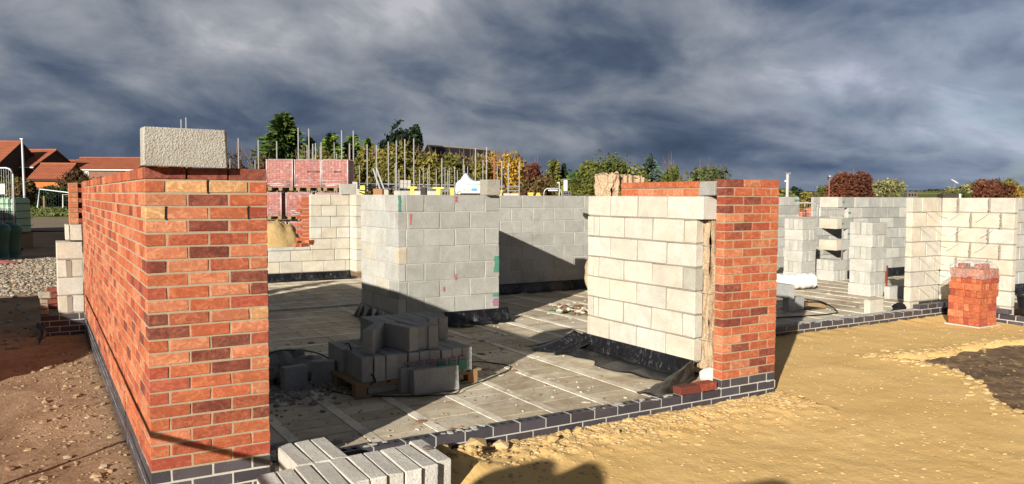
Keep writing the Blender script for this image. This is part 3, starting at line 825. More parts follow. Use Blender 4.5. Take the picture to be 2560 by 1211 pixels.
m2.box((.003, .003, .001), (.66, .0995, .0745), 'pale_mortar', X=X2); part(m2, 'upper_course', root)
root = thing('brick_plinth', 'dark blue brick plinth coming forward at the right edge beside the brick stack', 'plinth', (11.2, 1.98, -.3))
plinth(root, (11.2, 1.975), R(-90), 6, 4, .1, z1=.0)
m2 = MB(); X2 = frame((11.202, 1.3, 0), R(-90)); m2.box((0, 0, .01), (.215, .1025, .075), 'blue_brick', blucol(), X2, .003, .001); part(m2, 'upper_brick', root)

# --- grey block room walls
root = thing('block_wall', 'central grey block wall showing two faces, with green and red paint marks', 'wall', (3.45, 4.6, -.09))
def gt(r, a): f = random.uniform(.90, 1.08); return (.42*f, .42*f, .395*f, 0)
mbk = MB(); mo = MB(); X = frame((3.45, 4.6, 0), 0)
for r in range(7):
    z = .0875+.225*r
    fsegs = [(0.112, .36), (.372, .81), (.822, 1.262), (1.274, 1.49)] if r % 2 == 0 else [(0, .12), (.132, .58), (.592, 1.03), (1.042, 1.49)]
    if r % 2 == 0: fsegs[0] = (.112, .36)
    for a, b_ in fsegs: mbk.box((a, random.uniform(-.003, .003), z), (b_, .1, z+.214), 'grey_block', (.60, .53, .42, 0) if (r == 3 and a == 0) else gt(r, a), X, .004, .003)
    ssegs = units(1.35, .44, .44, .012) if r % 2 == 0 else [(p+.11, q+.11) for p, q in units(1.24, .215, .44, .012)]
    for a, b_ in units(2.38, (.44, .215)[r % 2], .44, .012): mbk.box((1.392, .112+a, z), (1.488, .112+b_, z+.214), 'grey_block', gt(r, a), X, .004, .002)
    for a, b_ in ssegs: mbk.box((random.uniform(-.003, .003), a, z), (.1, b_, z+.214), 'smooth_block', block_tones('white') if random.random() < .8 else (.5, .47, .4, 0), X, .004, .003)
    mo.box((.0085, .0085, z-.0115), (1.482, .0915, z+.2085), 'pale_mortar', X=X); mo.box((.0085, .0915, z-.0115), (.0915, 1.34, z+.2085), 'pale_mortar', X=X); mo.box((1.3985, .0915, z-.0115), (1.4815, 2.40, z+.2085), 'pale_mortar', X=X)
part(mbk, 'blockwork', root); part(mo, 'mortar', root)
for (x0, x1, z0, z1, c) in ((-.006, .04, 1.44, 1.645, 'green_paint'), (1.40, 1.494, .60, .82, 'green_paint'), (1.38, 1.494, .26, .31, 'green_paint'), (1.38, 1.494, .13, .24, 'purple_paint'),
                            (.80, .84, 1.57, 1.64, 'red_paint'), (.155, .185, 1.27, 1.41, 'red_paint'), (.81, .84, .52, .60, 'red_paint'), (.63, .66, .38, .44, 'red_paint')):
    p_ = MB(); n_ = 7
    for q in range(n_):
        zz = z0+(z1-z0)*q/n_; e = (x1-x0)*.22
        p_.box((x0+random.uniform(0, e), -.0055, zz), (x1-random.uniform(0, e), -.0035, zz+(z1-z0)/n_), c, X=X)
    part(p_, 'paint_mark', root)
skirt((4.10, 4.597), 0, .98, .10, .12, 'damp_proof_sheet', 'creased black plastic at the foot of the central grey wall behind the pallet heap', seed=5, amp=.05, wave=15)
skirt((3.447, 5.98), R(-90), 1.2, .11, .05, 'damp_proof_sheet', 'crinkled black plastic strip along the side foot of the grey two-faced block wall', seed=1, amp=.05, wave=20)
# the block overhanging the wall's right end and the pack of insulation
mb = MB(); mb.box((0, 0, 0), (.21, .215, .21), 'grey_block', (.38, .36, .31, 0), frame((4.70, 4.52, 1.656), R(-2)), .006, .003)
tag(mb.build('concrete_block'), 'rough grey block sitting on the wall corner in front of the white wrapped pack', 'block')
root = thing('insulation_pack', 'white plastic wrapped pack with mint and blue print above the central grey wall', 'insulation pack', (11.2, 16.4, 1.0))
PK = at(1138, 24); Xf = frame((PK.x, PK.y, 1.66), math.atan2(rt2.y, rt2.x)); Xp = lambda p: Xf((p[0]*1.5, p[1]*2.2, p[2]*2.05)); mb = MB()
def packf(a, b_):
    # cross-section loop a, length b_
    th_ = a*6.2832; cx = math.cos(th_); sx = math.sin(th_); ex = 4.0
    x = .20*abs(cx)**(2/ex)*(1 if cx > 0 else -1); z = .105+.105*abs(sx)**(2/ex)*(1 if sx > 0 else -1)
    k = 1-.25*abs(b_*2-1)**8; w_ = .008*noise.noise(Vector((cx*3, sx*3, b_*14)))*(2.5 if b_ < .2 else 1)
    z = z*k+(.115*math.exp(-((b_-.28)/.13)**2) if sx > .6 else 0)*(sx)
    return Xp((b_*.74, .2+x*k+w_, max(0, z+w_)))
mb.grid(48, 50, packf, 'white_plastic'); part(mb, 'wrapping', root, True)
mb = MB(); mb.box((-.02, .1, -1.8), (1.15, .9, .0), 'wood', X=Xf); part(mb, 'pallet_stack', root)
for e in (0, 1):
    mb = MB(); ring = [packf(i/32, e) for i in range(32)]; mb.add(ring, [tuple(range(32))], 'white_plastic'); part(mb, 'end_cap', root)
def letters(txt, size, mname, X, name, root, ext=.0008, bold=.012):
    cu = bpy.data.curves.new('txt', 'FONT'); cu.body = txt; cu.size = size; cu.extrude = ext; cu.offset = bold*size; cu.resolution_u = 2
    o = bpy.data.objects.new('txt', cu); COL.objects.link(o); bpy.context.view_layer.update()
    me = bpy.data.meshes.new_from_object(o.evaluated_get(bpy.context.evaluated_depsgraph_get())); COL.objects.unlink(o); bpy.data.objects.remove(o)
    for v_ in me.vertices: v_.co = Vector(X((v_.co.x, -v_.co.z, v_.co.y)))
    me.materials.clear(); me.materials.append(MATS[mname]); q = bpy.data.objects.new(name, me); COL.objects.link(q); q.parent = root; q.location = -Vector(root.location)
    return q
def onpack(x, z): return lambda p: Xp((x+p[0], -.012+p[1], z+p[2]))
for (x0, x1, z0, z1, c) in ((.14, .53, .165, .172, 'grey_print'), (.20, .50, .150, .156, 'mint_print'), (.57, .66, .15, .157, 'grey_print'), (.13, .62, .028, .050, 'mint_print'), (.33, .43, .066, .100, 'blue_print')):
    mb = MB(); mb.box((x0, -.013, z0), (x1, -.004, z1), c, X=Xp); part(mb, 'printed_band', root)
letters('INSULATION', .042, 'grey_print', onpack(.13, .066), 'lettering', root)
for i in range(5):
    mb = MB(); x = .012+.018*i; mb.tube([Xp((x, -.012-.002*i, .02)), Xp((x+.01, -.014, .10)), Xp((x, -.012, .185))], .004, 'mint_print', 5); part(mb, 'printed_stripe', root)

root = thing('block_wall', 'grey block wall at the back of the middle room, half of it in shadow', 'wall', (4.9, 7.1, -.09))
block_wall(root, (4.6, 7.1), 0, 4.2, mname='grey_block', tones=gt, mort='pale_mortar')
skirt((4.9, 7.095), 0, 3.9, .10, .05, 'damp_proof_sheet', 'black plastic along the foot of the grey wall at the back of the middle room', seed=3, amp=.03, wave=9)
mb = MB(); mb.box((-.12, 0, 0), (.12, .1, .2), 'dark_hole')if False else None
# window wall at the far left of the interior, opening with a low sill
root = thing('block_wall', 'cream block wall with a wide window opening over three low courses', 'wall', (1, 11, -.09))
def winmask(r, a, b_):
    if r >= 3: return a > 4.42
    return True
Xw = frame((0, 11, 0), 0); mbk = MB(); mo = MB()
SILL = .60
for r in range(7):
    z = .0875+.225*r
    if r < 2:
        for a, b_ in units(5.05, (.44, .215)[r % 2], .44, .012): mbk.box((a, random.uniform(-.003, .003), z), (b_, .1, z+.214), 'pale_block', block_tones('cream'), Xw, .005, .003)
        mo.box((.01, .0085, z-.0115), (5.04, .0915, z+.2085), 'grey_mortar', X=Xw)
    else:
        segs = [(4.24, 4.46), (4.47, 4.78), (4.79, 5.05)] if r % 2 else [(4.24, 4.66), (4.672, 5.05)]
        for a, b_ in segs: mbk.box((a, random.uniform(-.003, .003), z), (b_, .1, z+.214), 'pale_block', block_tones('cream'), Xw, .005, .003)
        mo.box((4.249, .0085, z-.0115), (5.042, .0915, z+.2085), 'grey_mortar', X=Xw)
for a, b_ in units(4.23, .3, .44, .012): mbk.box((a, -.004, .5375), (b_, .1, .60), 'pale_block', block_tones('white'), Xw, .005, .003)
mo.box((.01, .004, .52), (4.23, .096, .59), 'grey_mortar', X=Xw)
part(mbk, 'blockwork', root); part(mo, 'mortar', root)
skirt((.36, 10.996), 0, 4.7, .08, .10, 'damp_proof_sheet', 'black plastic along the foot of the cream wall with the window opening', seed=8, amp=.03, wave=8)
# jamb pier and closing wall to its right, with the dark gap between
root = thing('block_pier', 'narrow cream block pier beside the dark slot, right of the window opening', 'pier', (5.06, 10.6, -.09))
mb = MB(); mo = MB()
for r in range(7):
    z = .0875+.225*r; mb.box((5.06, 10.62, z), (5.20, 11.1, z+.214), 'pale_block', block_tones('cream'), None, .004, .002)
mo.box((5.065, 10.625, .07), (5.195, 11.095, 1.64), 'grey_mortar'); part(mb, 'blockwork', root); part(mo, 'mortar', root)
root = thing('block_wall', 'pale block wall behind the dark slot at the far left of the interior', 'wall', (5.2, 12.2, -.09))
block_wall(root, (5.25, 12.2), 0, 3.6, tonef='cream')
mb = MB(); mb.box((0, 0, 0), (.33, .1, .215), 'smooth_block', (.44, .43, .39, 0), frame((4.86, 10.97, 1.656), 0), .004, .002)
tag(mb.build('concrete_block'), 'pale block standing on the jamb of the window opening, right of the wrapped brick packs', 'block')
# outer brick leaf jamb seen through the window
root = thing('brick_pier', 'orange brick jamb seen through the right side of the window opening', 'pier', (4.2, 11.3, -.2))
mb = MB(); mo = MB()
for k in range(14):
    z = .55+.075*k; h = .03*random.random(); mb.box((4.05+(.1 if k % 2 else 0), 11.3, z), (4.36, 11.40, z+.065), BIG, bcol('O'), None, .003, .001)
mo.box((4.16, 11.305, .3), (4.35, 11.395, 1.4), 'pale_mortar'); part(mb, 'brickwork', root); part(mo, 'mortar', root)
mb = MB(); mb.box((4.30, 11.12, .6), (4.345, 11.28, 1.5), 'wood'); tag(mb.build('timber_board'), 'pale timber board upright at the right jamb of the window opening', 'board')
o = MB()
for k, (x, y) in enumerate(((1.9, 11.05), (3.1, 11.02), (4.1, 11.05), (4.22, 11.0), (4.0, 11.06))):
    b_ = MB(); b_.box((-.09, -.05, 0), (.09, .05, .065), BIG, bcol('O'), frame((x, y, .603+(.066 if k == 3 else 0)), random.uniform(-.6, .6)), .006, .004)
    tag(b_.build('loose_brick'), ['orange brick on the window sill at the far left, beside the brick wall edge', 'broken orange brick in the middle of the window sill', 'orange brick on the sill close to the window jamb', 'orange brick piled on another at the window jamb', 'orange brick lowest of the group against the window jamb'][k], 'brick', 'loose bricks on the window sill')

# --- left wing beyond the long wall
root = thing('brick_plinth', 'short three-course blue brick plinth sticking out at left beyond the long brick wall', 'plinth', (-.5, 7, -.3))
plinth(root, (-.50, 6.92), 0, .497, 4, .215, z1=.075)
X2 = frame((-.395, 7.02, 0), R(90)); plinth(root, (-.395, 7.03), R(90), 1.1, 4, 0, name='side_course', z1=.075)
root = thing('block_wall', 'stepped cream block wall end at left behind the long brick wall, with smeared mortar joints', 'wall', (-.23, 7.2, 0))
mb = MB(); mo = MB(); Xs = frame((-.30, 7.02, 0), 0)
for r in range(4):
    z = .0875+.235*r
    segs = [(0, .30)] if r % 2 else [(0, .11), (.16, .30)]
    for a, b_ in segs: mb.box((a, 0, z), (b_, .44, z+.222), 'pale_block', block_tones('cream'), Xs, .006, .004)
    mo.box((.01, .006, z-.012), (.29, .434, z+.21), 'grey_mortar', X=Xs)
    if r % 2 == 0: mo.box((.105, -.004, z), (.165, .3, z+.215), 'grey_mortar', X=Xs)
mb.box((.16, .02, 1.035), (.298, .44, 1.24), 'pale_block', block_tones('cream'), Xs, .006, .004); mb.box((.11, .10, 1.035), (.155, .44, 1.24), 'pale_block', block_tones('cream'), Xs, .005, .004)
part(mb, 'blockwork', root); part(mo, 'mortar', root)
root = thing('brick_pier', 'narrow toothed red brick stub just beyond the far end of the long brick wall', 'pier', (-.1, 7.3, 1.2))
mb = MB(); mo = MB()
for k in range(8):
    z = 1.262+.0675*k*1.0; z = 1.258+.068*k
    mb.box((-.14, 7.2, z), (-.03, 7.42, z+.058), BIG, bcol('P'), None, .003, .001)
    mb.box((-.025, 7.2+(.0 if k % 2 == 0 else .09), z), (.09, 7.42, z+.058), BIG, bcol('D' if k % 2 else 'R'), None, .003, .001)
mo.box((-.135, 7.21, 1.245), (-.03, 7.41, 1.75), 'mortar'); mo.box((-.03, 7.31, 1.245), (.08, 7.41, 1.75), 'mortar'); part(mb, 'brickwork', root); part(mo, 'mortar', root)
root = thing('brick_sump', 'small half-built brick box of loose bricks at left beside the stub plinth', 'brickwork', (-.5, 7.6, -.1))
mb = MB()
for k in range(3): mb.box((-.50, 7.04+.0*k, .078+.072*k), (-.41, 7.30, .143+.072*k), BIG, (.30, .22, .17, .4), None, .005, .003)
mb.box((-.52, 7.0, .295), (-.38, 7.16, .37), 'smooth_block', (.42, .38, .30, 0), None, .01, .006); part(mb, 'side_bricks', root)
mb = MB()
for k in range(4): mb.box((-.42, 7.55, .078+.075*k), (-.12, 7.65, .143+.075*k), BIG, bcol('D'), None, .003, .002)
part(mb, 'back_bricks', root)
mb = MB()
mb.grid(10, 6, lambda a, b_: (-.56+.07*a+.05*math.sin(b_*3), 6.35+.2*b_, -.15+.18*b_+.03*math.sin(a*9+b_*5)), 'blue_brick', (.06, .07, .09, 0))
o = mb.build('plastic_offcut', smooth=True); o.modifiers.new('t', 'SOLIDIFY').thickness = .004; tag(o, 'twisted grey-blue plastic offcut on the shaded soil at left', 'offcut')

# --- block standing on the long wall
mb = MB(); mb.box((0, 0, 0), (.44, .1, .215), 'grey_block', (.46, .44, .39, 0), frame((-.012, -.115, 1.803), R(2.5)), .007, .003)
tag(mb.build('concrete_block'), 'single rough light grey block standing on edge on the near corner of the brick wall', 'block')

# ================================================================== LOOSE BLOCKS
def blockmesh(name, col, mname, dims, ch=.0035, jit=.002):
    mb = MB(); L, T, H = dims; mb.box((-L/2, -T/2, 0), (L/2, T/2, H), mname, col, None, ch, jit); return mb.build(name)
PROTO = {}
def put_block(kind, pos, ang, label, group=None, tilt=(0, 0)):
    """kind: which shared mesh; pos: bottom centre; ang: about z"""
    if kind not in PROTO:
        k = kind.split('_')[0]; v_ = random.uniform(.9, 1.08)
        d = {'white': ((.60*v_, .585*v_, .54*v_, 0), 'smooth_block'), 'grey': ((.42*v_, .425*v_, .42*v_, 0), 'grey_block'), 'pale': ((.46*v_, .455*v_, .42*v_, 0), 'smooth_block'), 'cream': ((.58*v_, .545*v_, .47*v_, 0), 'pale_block')}[k]
        L = .44
        if 'short' in kind: L = .33
        if 'half' in kind: L = .215
        o = blockmesh('concrete_block', d[0], d[1], (L, .1, .215), .006 if k == 'white' else .0035, .003 if k == 'white' else .002); PROTO[kind] = o; first = True
    else: o = PROTO[kind].copy(); COL.objects.link(o); first = False
    o.location = pos; o.rotation_euler = (tilt[0], tilt[1], ang)
    return tag(o, label, 'block', group)
ORD = ['first', 'second', 'third', 'fourth', 'fifth', 'sixth', 'seventh', 'eighth', 'ninth', 'tenth', 'eleventh']
# front stack of pale blocks standing on edge
for i in range(10):
    x = 1.515-.1075*i-(.010 if i > 0 else 0); y = -.515-.012*i+random.uniform(-.008, .008)+(.03 if i == 0 else 0)
    put_block('white_%d' % (i % 7), (x, y, -.122+random.uniform(-.003, .003)), R(90)+R(random.uniform(-1.2, 1.2))-R(1.5),
              'pale block on edge in the near row by the plinth, %s from the right' % ORD[i], 'near row of pale blocks on edge beside the plinth')
for i in range(3):
    put_block('white_%d' % ((i+1) % 4), (.775+.108*i, -.155+.01*i, -.118), R(90)+R(random.uniform(-1, 1)),
              'pale block on edge behind the near row, %s one from the brick wall' % ORD[i], 'three pale blocks behind the near row')
mb = MB(); rock(mb, (1.505, -.47, .102), .03, (.16, .13, .12), 'stones', .5); tag(mb.build('stone_chip'), 'dark stone chip on the pale blocks of the near row', 'stone')
mb = MB()
def foldf(a, b_): return (.67+.45*a, .13+.5*b_, -.075+.04*math.sin(a*5+b_*3)*b_*(1-b_)*4)
mb.grid(16, 14, foldf, 'black_plastic'); o = mb.build('plastic_flap', smooth=True); o.modifiers.new('t', 'SOLIDIFY').thickness = .002
tag(o, 'black plastic lying in the shaded corner at the foot of the left brick wall', 'plastic sheet')
mb = MB()
def flap2(a, b_): return (.36+.62*a*(1-.3*b_), 3.3+.45*b_, .05+.16*(1-a)*.6+.06*math.sin(b_*4)-.05*a)
mb.grid(12, 12, flap2, 'black_plastic'); o = mb.build('plastic_flap', smooth=True); o.modifiers.new('t', 'SOLIDIFY').thickness = .002
tag(o, 'black plastic flap sticking out from behind the left brick wall above the rubble', 'plastic sheet')

# pallet with grey blocks in the shade
root = thing('pallet', 'timber pallet under the heap of grey blocks on the shaded floor', 'pallet', (2.4, 2.0, FZ))
Xq = frame((1.78, 1.56, FZ+.002), R(2)); 
for i in range(3): mb = MB(); mb.box((0, .0+.46*i, 0), (1.2, .08+.46*i, .022), 'wood', X=Xq); mb.box((0, .0+.46*i, .085), (1.2, .09+.46*i, .107), 'wood', X=Xq); part(mb, 'slat', root)
for i in range(3):
    for j in range(3): mb = MB(); mb.box((.55*i, .46*j, .022), (.1+.55*i, .09+.46*j, .085), 'wood_orange' if (i == 2 and j == 0) else 'wood', X=Xq); part(mb, 'spacer', root)
mb = MB(); [mb.box((.16*i, 0, .107), (.12+.16*i, 1.0, .125), 'wood', X=Xq) for i in range(8)]; part(mb, 'deck', root)
PZ = FZ+.129
for i in range(10):
    put_block('grey_%d' % (i % 3), (1.90+.106*i, 1.80+random.uniform(-.012, .012), PZ), R(90)+R(random.uniform(-2, 2)), 'grey block on edge, bottom front row of the pallet heap, %s from the left' % ORD[i], 'front row of the bottom layer on the pallet')
for i in range(10):
    put_block('grey_%d' % ((i+1) % 3), (1.88+.106*i, 2.26+random.uniform(-.012, .012), PZ), R(90)+R(random.uniform(-2, 2)), 'grey block on edge, bottom back row of the pallet heap, %s from the left' % ORD[i], 'back row of the bottom layer on the pallet')
for i in range(7):
    put_block('grey_%d' % (i % 3), (2.20+.106*i, 2.25+random.uniform(-.01, .01), PZ+.217), R(90)+R(random.uniform(-2, 2)), 'grey block on edge in the top layer of the heap, %s from the left' % ORD[i], 'top layer of blocks on the pallet')
put_block('grey_0', (2.06, 1.86, PZ+.22), R(55), 'grey block set askew on the heap, leftmost of its upper blocks')
put_block('grey_1', (2.30, 1.84, PZ+.22), R(102), 'grey block on the heap in front of the top layer, left of three', None)
put_block('grey_2', (2.43, 1.88, PZ+.22), R(96), 'grey block on the heap in front of the top layer, middle of three')
put_block('grey_0', (2.54, 1.86, PZ+.22), R(92), 'grey block on the heap in front of the top layer, with muddy top')
put_block('grey_1', (2.12, 1.66, FZ+.004), R(4), 'grey block standing on the floor against the pallet, left one', None, (R(-6), 0))
put_block('grey_2', (2.40, 1.60, FZ+.004), R(6), 'grey block standing on the floor against the pallet, mostly hidden behind the right one', None, (R(-4), 0))
put_block('grey_0', (2.47, 1.45, FZ+.004), R(2), 'grey block standing on the floor at the front right corner of the pallet', None, (R(-5), 0))
for (x, z0, c) in ((2.60, .11, 'red_paint'), (2.71, .11, 'red_paint'), (2.80, .03, 'green_paint'), (2.70, .03, 'green_paint')): pass
for q in range(6):
    mb = MB(); x = 2.225+.106*q; mb.box((x+.01, 1.562, .155), (x+.085, 1.5715, .178), 'purple_paint')
    if q > 2: mb.box((x+.01, 1.562, .06), (x+.09, 1.5715, .15), 'green_paint')
    tag(mb.build('paint_mark'), 'faded paint mark on the bottom row of the pallet heap, %s from the left' % ORD[q], 'paint mark', 'paint marks on the pallet blocks')
def cable(pts, r, mname, name, label, cat):
    P_ = [Vector(p) for p in pts]; out = []
    for i in range(len(P_)-1):
        p0, p1, p2, p3 = P_[max(i-1, 0)], P_[i], P_[i+1], P_[min(i+2, len(P_)-1)]
        for k in range(8):
            q = k/8; out.append(.5*((2*p1)+(p2-p0)*q+(2*p0-5*p1+4*p2-p3)*q*q+(3*p1-p0-3*p2+p3)*q**3))
    out.append(P_[-1]); mb = MB(); mb.tube(out, r, mname, 6); o = mb.build(name, smooth=True); return tag(o, label, cat)
z = FZ+.012
cable([(1.6, 2.2, z), (1.75, 1.75, z), (2.1, 1.45, z), (2.55, 1.28, z), (2.7, 1.36, z+.02), (3.1, 1.62, z), (3.55, 1.95, z), (3.45, 2.3, z), (3.1, 2.25, z+.05), (2.95, 2.2, .1)], .006, 'black_rubber', 'packing_strap', 'black packing strap looped on the floor around the heap of grey blocks', 'strap')
cable([(1.25, 2.9, .06), (1.5, 2.95, .12), (1.8, 2.8, .10), (1.95, 2.6, .0), (1.85, 2.2, z)], .008, 'green_hose', 'hose', 'dark green hose arching over the rubble heap', 'hose')
cable([(1.86, 2.05, .30), (1.87, 1.98, .31), (1.89, 1.90, .20), (1.93, 1.56, .10), (1.95, 1.54, .04)], .006, 'black_rubber', 'packing_strap', 'packing strap hanging over the left side of the heap of grey blocks', 'strap')
# rubble in the dark by the wall
RB = [((1.42, 2.42, FZ), .12), ((1.25, 2.7, FZ), .18), ((1.5, 2.75, FZ), .2), ((1.62, 2.62, FZ+.05), .16), ((1.18, 2.5, FZ), .15), ((1.36, 2.88, FZ), .22), ((1.75, 2.8, FZ), .16), ((1.05, 2.85, FZ), .18), ((1.55, 3.0, FZ), .2), ((1.25, 3.05, FZ+.04), .2)]
for i, (p, h) in enumerate(RB):
    mb = MB(); L = random.uniform(.13, .24); mb.box((-L, -.05, -.1), (L, .05, .11), 'grey_block', (.28, .28, .27, 0), None, .02, .014)
    o = mb.build('broken_block'); o.location = (p[0], p[1], FZ+h*.30+.03); o.rotation_euler = (random.choice((1.2, -1.3, 1.0, .5)), random.uniform(-.35, .35), random.uniform(0, 3))
    tag(o, 'broken grey block in the dark rubble heap, '+['front centre', 'left middle', 'centre', 'centre, raised', 'front left', 'rear centre', 'right end', 'far left', 'rear right', 'rearmost, on top'][i], 'block', 'broken blocks in the dark rubble heap')
put_block('grey_half', (1.42, 2.16, FZ), R(10), 'half grey block on the floor in front of the dark rubble, the left one')
put_block('grey_half2', (1.72, 2.26, FZ), R(-24), 'half grey block between the dark rubble and the pallet')
mb = MB()
for _ in range(420):
    x = random.gauss(1.35, .28); y = random.gauss(2.15, .22)
    if x < .7 or x > 1.9: continue
    rock(mb, (x, y, FZ+.005), random.uniform(.006, .035), random.choice([(.25, .24, .22), (.33, .31, .28), (.2, .19, .18)]), 'stones', .6)
for _ in range(160): rock(mb, (random.uniform(1, 4.6), random.uniform(.2, 3.2), FZ+.002), random.uniform(.003, .009), (.3, .26, .2), 'stones', .5)
stuff(mb.build('rubble'), 'small grey concrete chips on the dark floor in front of the rubble heap', 'rubble')
mb = MB(); mb.box((-.2, -.1, 0), (.2, .1, .17), 'wood', None, frame((1.08, 2.42, FZ), R(10)), .006, .004) if False else mb.box((-.2, -.1, 0), (.2, .1, .17), 'wood', (1, 1, 1, 0), frame((1.08, 2.42, FZ), R(10)), .006, .004)
tag(mb.build('timber_block'), 'dark timber packing piece at the left end of the rubble heap', 'timber')
mb = MB()
for _ in range(1500):
    x, y = (random.uniform(.7, 4.75), random.uniform(.15, 4.4)) if random.random() < .6 else (random.uniform(5.3, 13), random.uniform(2.2, 6))
    if 1.8 < x < 3.1 and 1.3 < y < 2.6: continue
    r = random.choice((.004, .006, .008, .014)) if random.random() < .93 else random.uniform(.02, .05)
    rock(mb, (x, y, FZ+.003), r, random.choice([(.55, .50, .42), (.42, .37, .30), (.30, .24, .18), (.62, .60, .55), (.26, .15, .10)]), 'stones', .3 if r > .015 else .55)
stuff(mb.build('mortar_droppings'), 'crumbs and splashes of dried mortar scattered over the slab', 'mortar')
# small heap with green hose near the far foot of the cream wall
mb = MB()
for _ in range(200): rock(mb, (random.gauss(6.45, .14), random.gauss(4.75, .22), FZ+random.uniform(0, .07)), random.uniform(.015, .05), random.choice([(.16, .10, .06), (.22, .14, .08), (.5, .47, .4)]))
stuff(mb.build('soil_heap'), 'little heap of brown soil and chips on the floor left of the cream wall', 'soil')
cable([(6.1, 5.1, z), (6.3, 4.6, z), (6.5, 4.3, z), (6.8, 4.15, z), (7.0, 4.3, z)], .009, 'green_hose', 'hose', 'thin green hose around the little soil heap left of the cream wall', 'hose')

# ---------------------------------------------------------------- right-hand part of the building
def dry_stack(x0, y0, layers, where, ang=0, z0=FZ):
    for l in range(layers):
        for i in range(4):
            jx, jy = random.uniform(-.012, .012), random.uniform(-.012, .012); zz = z0+.002+.2165*l
            c = (x0+.22, y0+.055+.11*i) if l % 2 else (x0+.055+.11*i, y0+.22)
            put_block('pale_%d' % ((i+l) % 4), (c[0]+jx, c[1]+jy, zz), (0 if l % 2 else R(90))+R(random.uniform(-1.5, 1.5)), 'pale block, layer %s up in %s, %s' % (['one', 'two', 'three', 'four', 'five', 'six'][l], where, (['front', 'second from the front', 'third from the front', 'back'] if l % 2 else ['left', 'centre left', 'centre right', 'right'])[i]), 'blocks of %s' % where)
dry_stack(11.95, 3.77, 6, 'the right dry stack')
dry_stack(12.66, 5.80, 6, 'the left dry stack')
dry_stack(13.6, 5.75, 2, 'the low dry stack')
put_block('pale_0', (12.17, 3.45, FZ), 0, 'pale block on the floor in front of the tall dry stack')
put_block('cream_short', (10.17, 2.47, FZ+.004), R(0), 'lone small white block standing on the floor behind the blue plinth')
put_block('grey_1', (9.38, 3.28, FZ), R(8), 'grey block on the floor beside the brick pier, under a second one')
put_block('grey_2', (9.16, 3.32, FZ+.216), R(80), 'upper grey block of the two beside the brick pier')
root = thing('plastic_roll', 'white wrinkled plastic roll lying on the floor behind the grey blocks', 'roll', (11.6, 5.1, FZ))
mb = MB(); a0, a1 = Vector((11.05, 5.3, .08)), Vector((12.0, 5.0, .08)); ax = (a1-a0).normalized(); nn = ax.cross(Vector((0, 0, 1)))
def rl(a, b_):
    th_ = a*6.2832; rr = .135+.02*noise.noise(Vector((b_*9+math.sin(th_)*1.5, th_*.9, 0)))+.005*math.sin(b_*46+2.2*math.sin(th_)); return tuple(a0+(a1-a0)*b_+nn*(rr*math.cos(th_))+Vector((0, 0, rr*math.sin(th_))))
mb.grid(30, 60, rl, 'white_plastic'); part(mb, 'wrapping', root, True)
mb = MB(); mb.add([rl(i/24, 1.0) for i in range(24)], [tuple(range(24))], 'wood'); part(mb, 'roll_end', root)
root = thing('floor_duct', 'open rectangular timber-lined duct opening in the floor beside the grey blocks', 'duct', (10, 3.25, FZ))
mb = MB(); Xd = frame((9.62, 3.12, FZ), R(10)); mb.box((0, 0, .004), (.42, .30, .010), 'dark_hole', X=Xd); part(mb, 'opening', root)
for lo, hi in (((0, 0, 0), (.42, .02, .02)), ((0, .3, 0), (.42, .32, .10)), ((.42, 0, 0), (.44, .32, .10))): mb = MB(); mb.box(lo, hi, 'wood', X=Xd); part(mb, 'timber_edge', root)
cable([(9.5, 3.5, .10), (9.8, 3.4, .05), (9.95, 3.2, .02), (9.9, 2.9, z), (9.6, 2.75, z), (9.0, 2.8, z), (8.5, 2.9, z)], .010, 'black_rubber', 'hose', 'black hose looping on the floor in front of the duct opening', 'hose')

# cream wall with an inner corner, wire ties sticking out
root = thing('block_wall', 'large cream block wall with an inner corner and wire ties, behind the brick stack', 'wall', (11.45, 2.23, -.09))
mbk = MB(); mo = MB()
for r in range(7):
    z_ = .0875+.225*r; Xa = frame((10.70, 2.24, 0), 0)
    for a, b_ in ([(0, .36), (.378, .75)] if r % 2 else [(0, .22), (.238, .62), (.64, .75)]): mbk.box((a, random.uniform(-.004, .004), z_), (b_, .1, z_+.212), 'pale_block', block_tones('cream'), Xa, .005, .003)
    mo.box((.009, .009, z_-.0135), (.741, .091, z_+.2085), 'grey_mortar', X=Xa)
    Xb = frame((11.45, 2.24, 0), R(-90))
    for a, b_ in ([(0, .44), (.458, .86), (.878, 1.06)] if r % 2 else [(0, .24), (.258, .70), (.718, 1.06)]): mbk.box((a, random.uniform(-.004, .004), z_), (b_, .1, z_+.212), 'pale_block', block_tones('cream'), Xb, .005, .003)
    mo.box((.009, .009, z_-.0135), (1.05, .091, z_+.2085), 'grey_mortar', X=Xb)
    for a in ((.24, .70) if r % 2 == 0 else (.44, .87)):      # squeezed mortar
        g = MB(); 
        for q in range(9): rock(mo, Xb((a+.01, -.004, z_+.215*q/9)), random.uniform(.012, .022), (1, 1, 1, 0), 'grey_mortar', 1)
mbk.box((.9, 0, -.09), (1.06, .1, .075), 'pale_block', block_tones('cream'), frame((11.45, 2.24, 0), R(-90)), .004, .002); mbk.box((0, 0, -.085), (.24, .1, .075), 'pale_block', block_tones('cream'), frame((10.70, 2.24, 0), 0), .004, .002)
part(mbk, 'blockwork', root); part(mo, 'mortar', root)
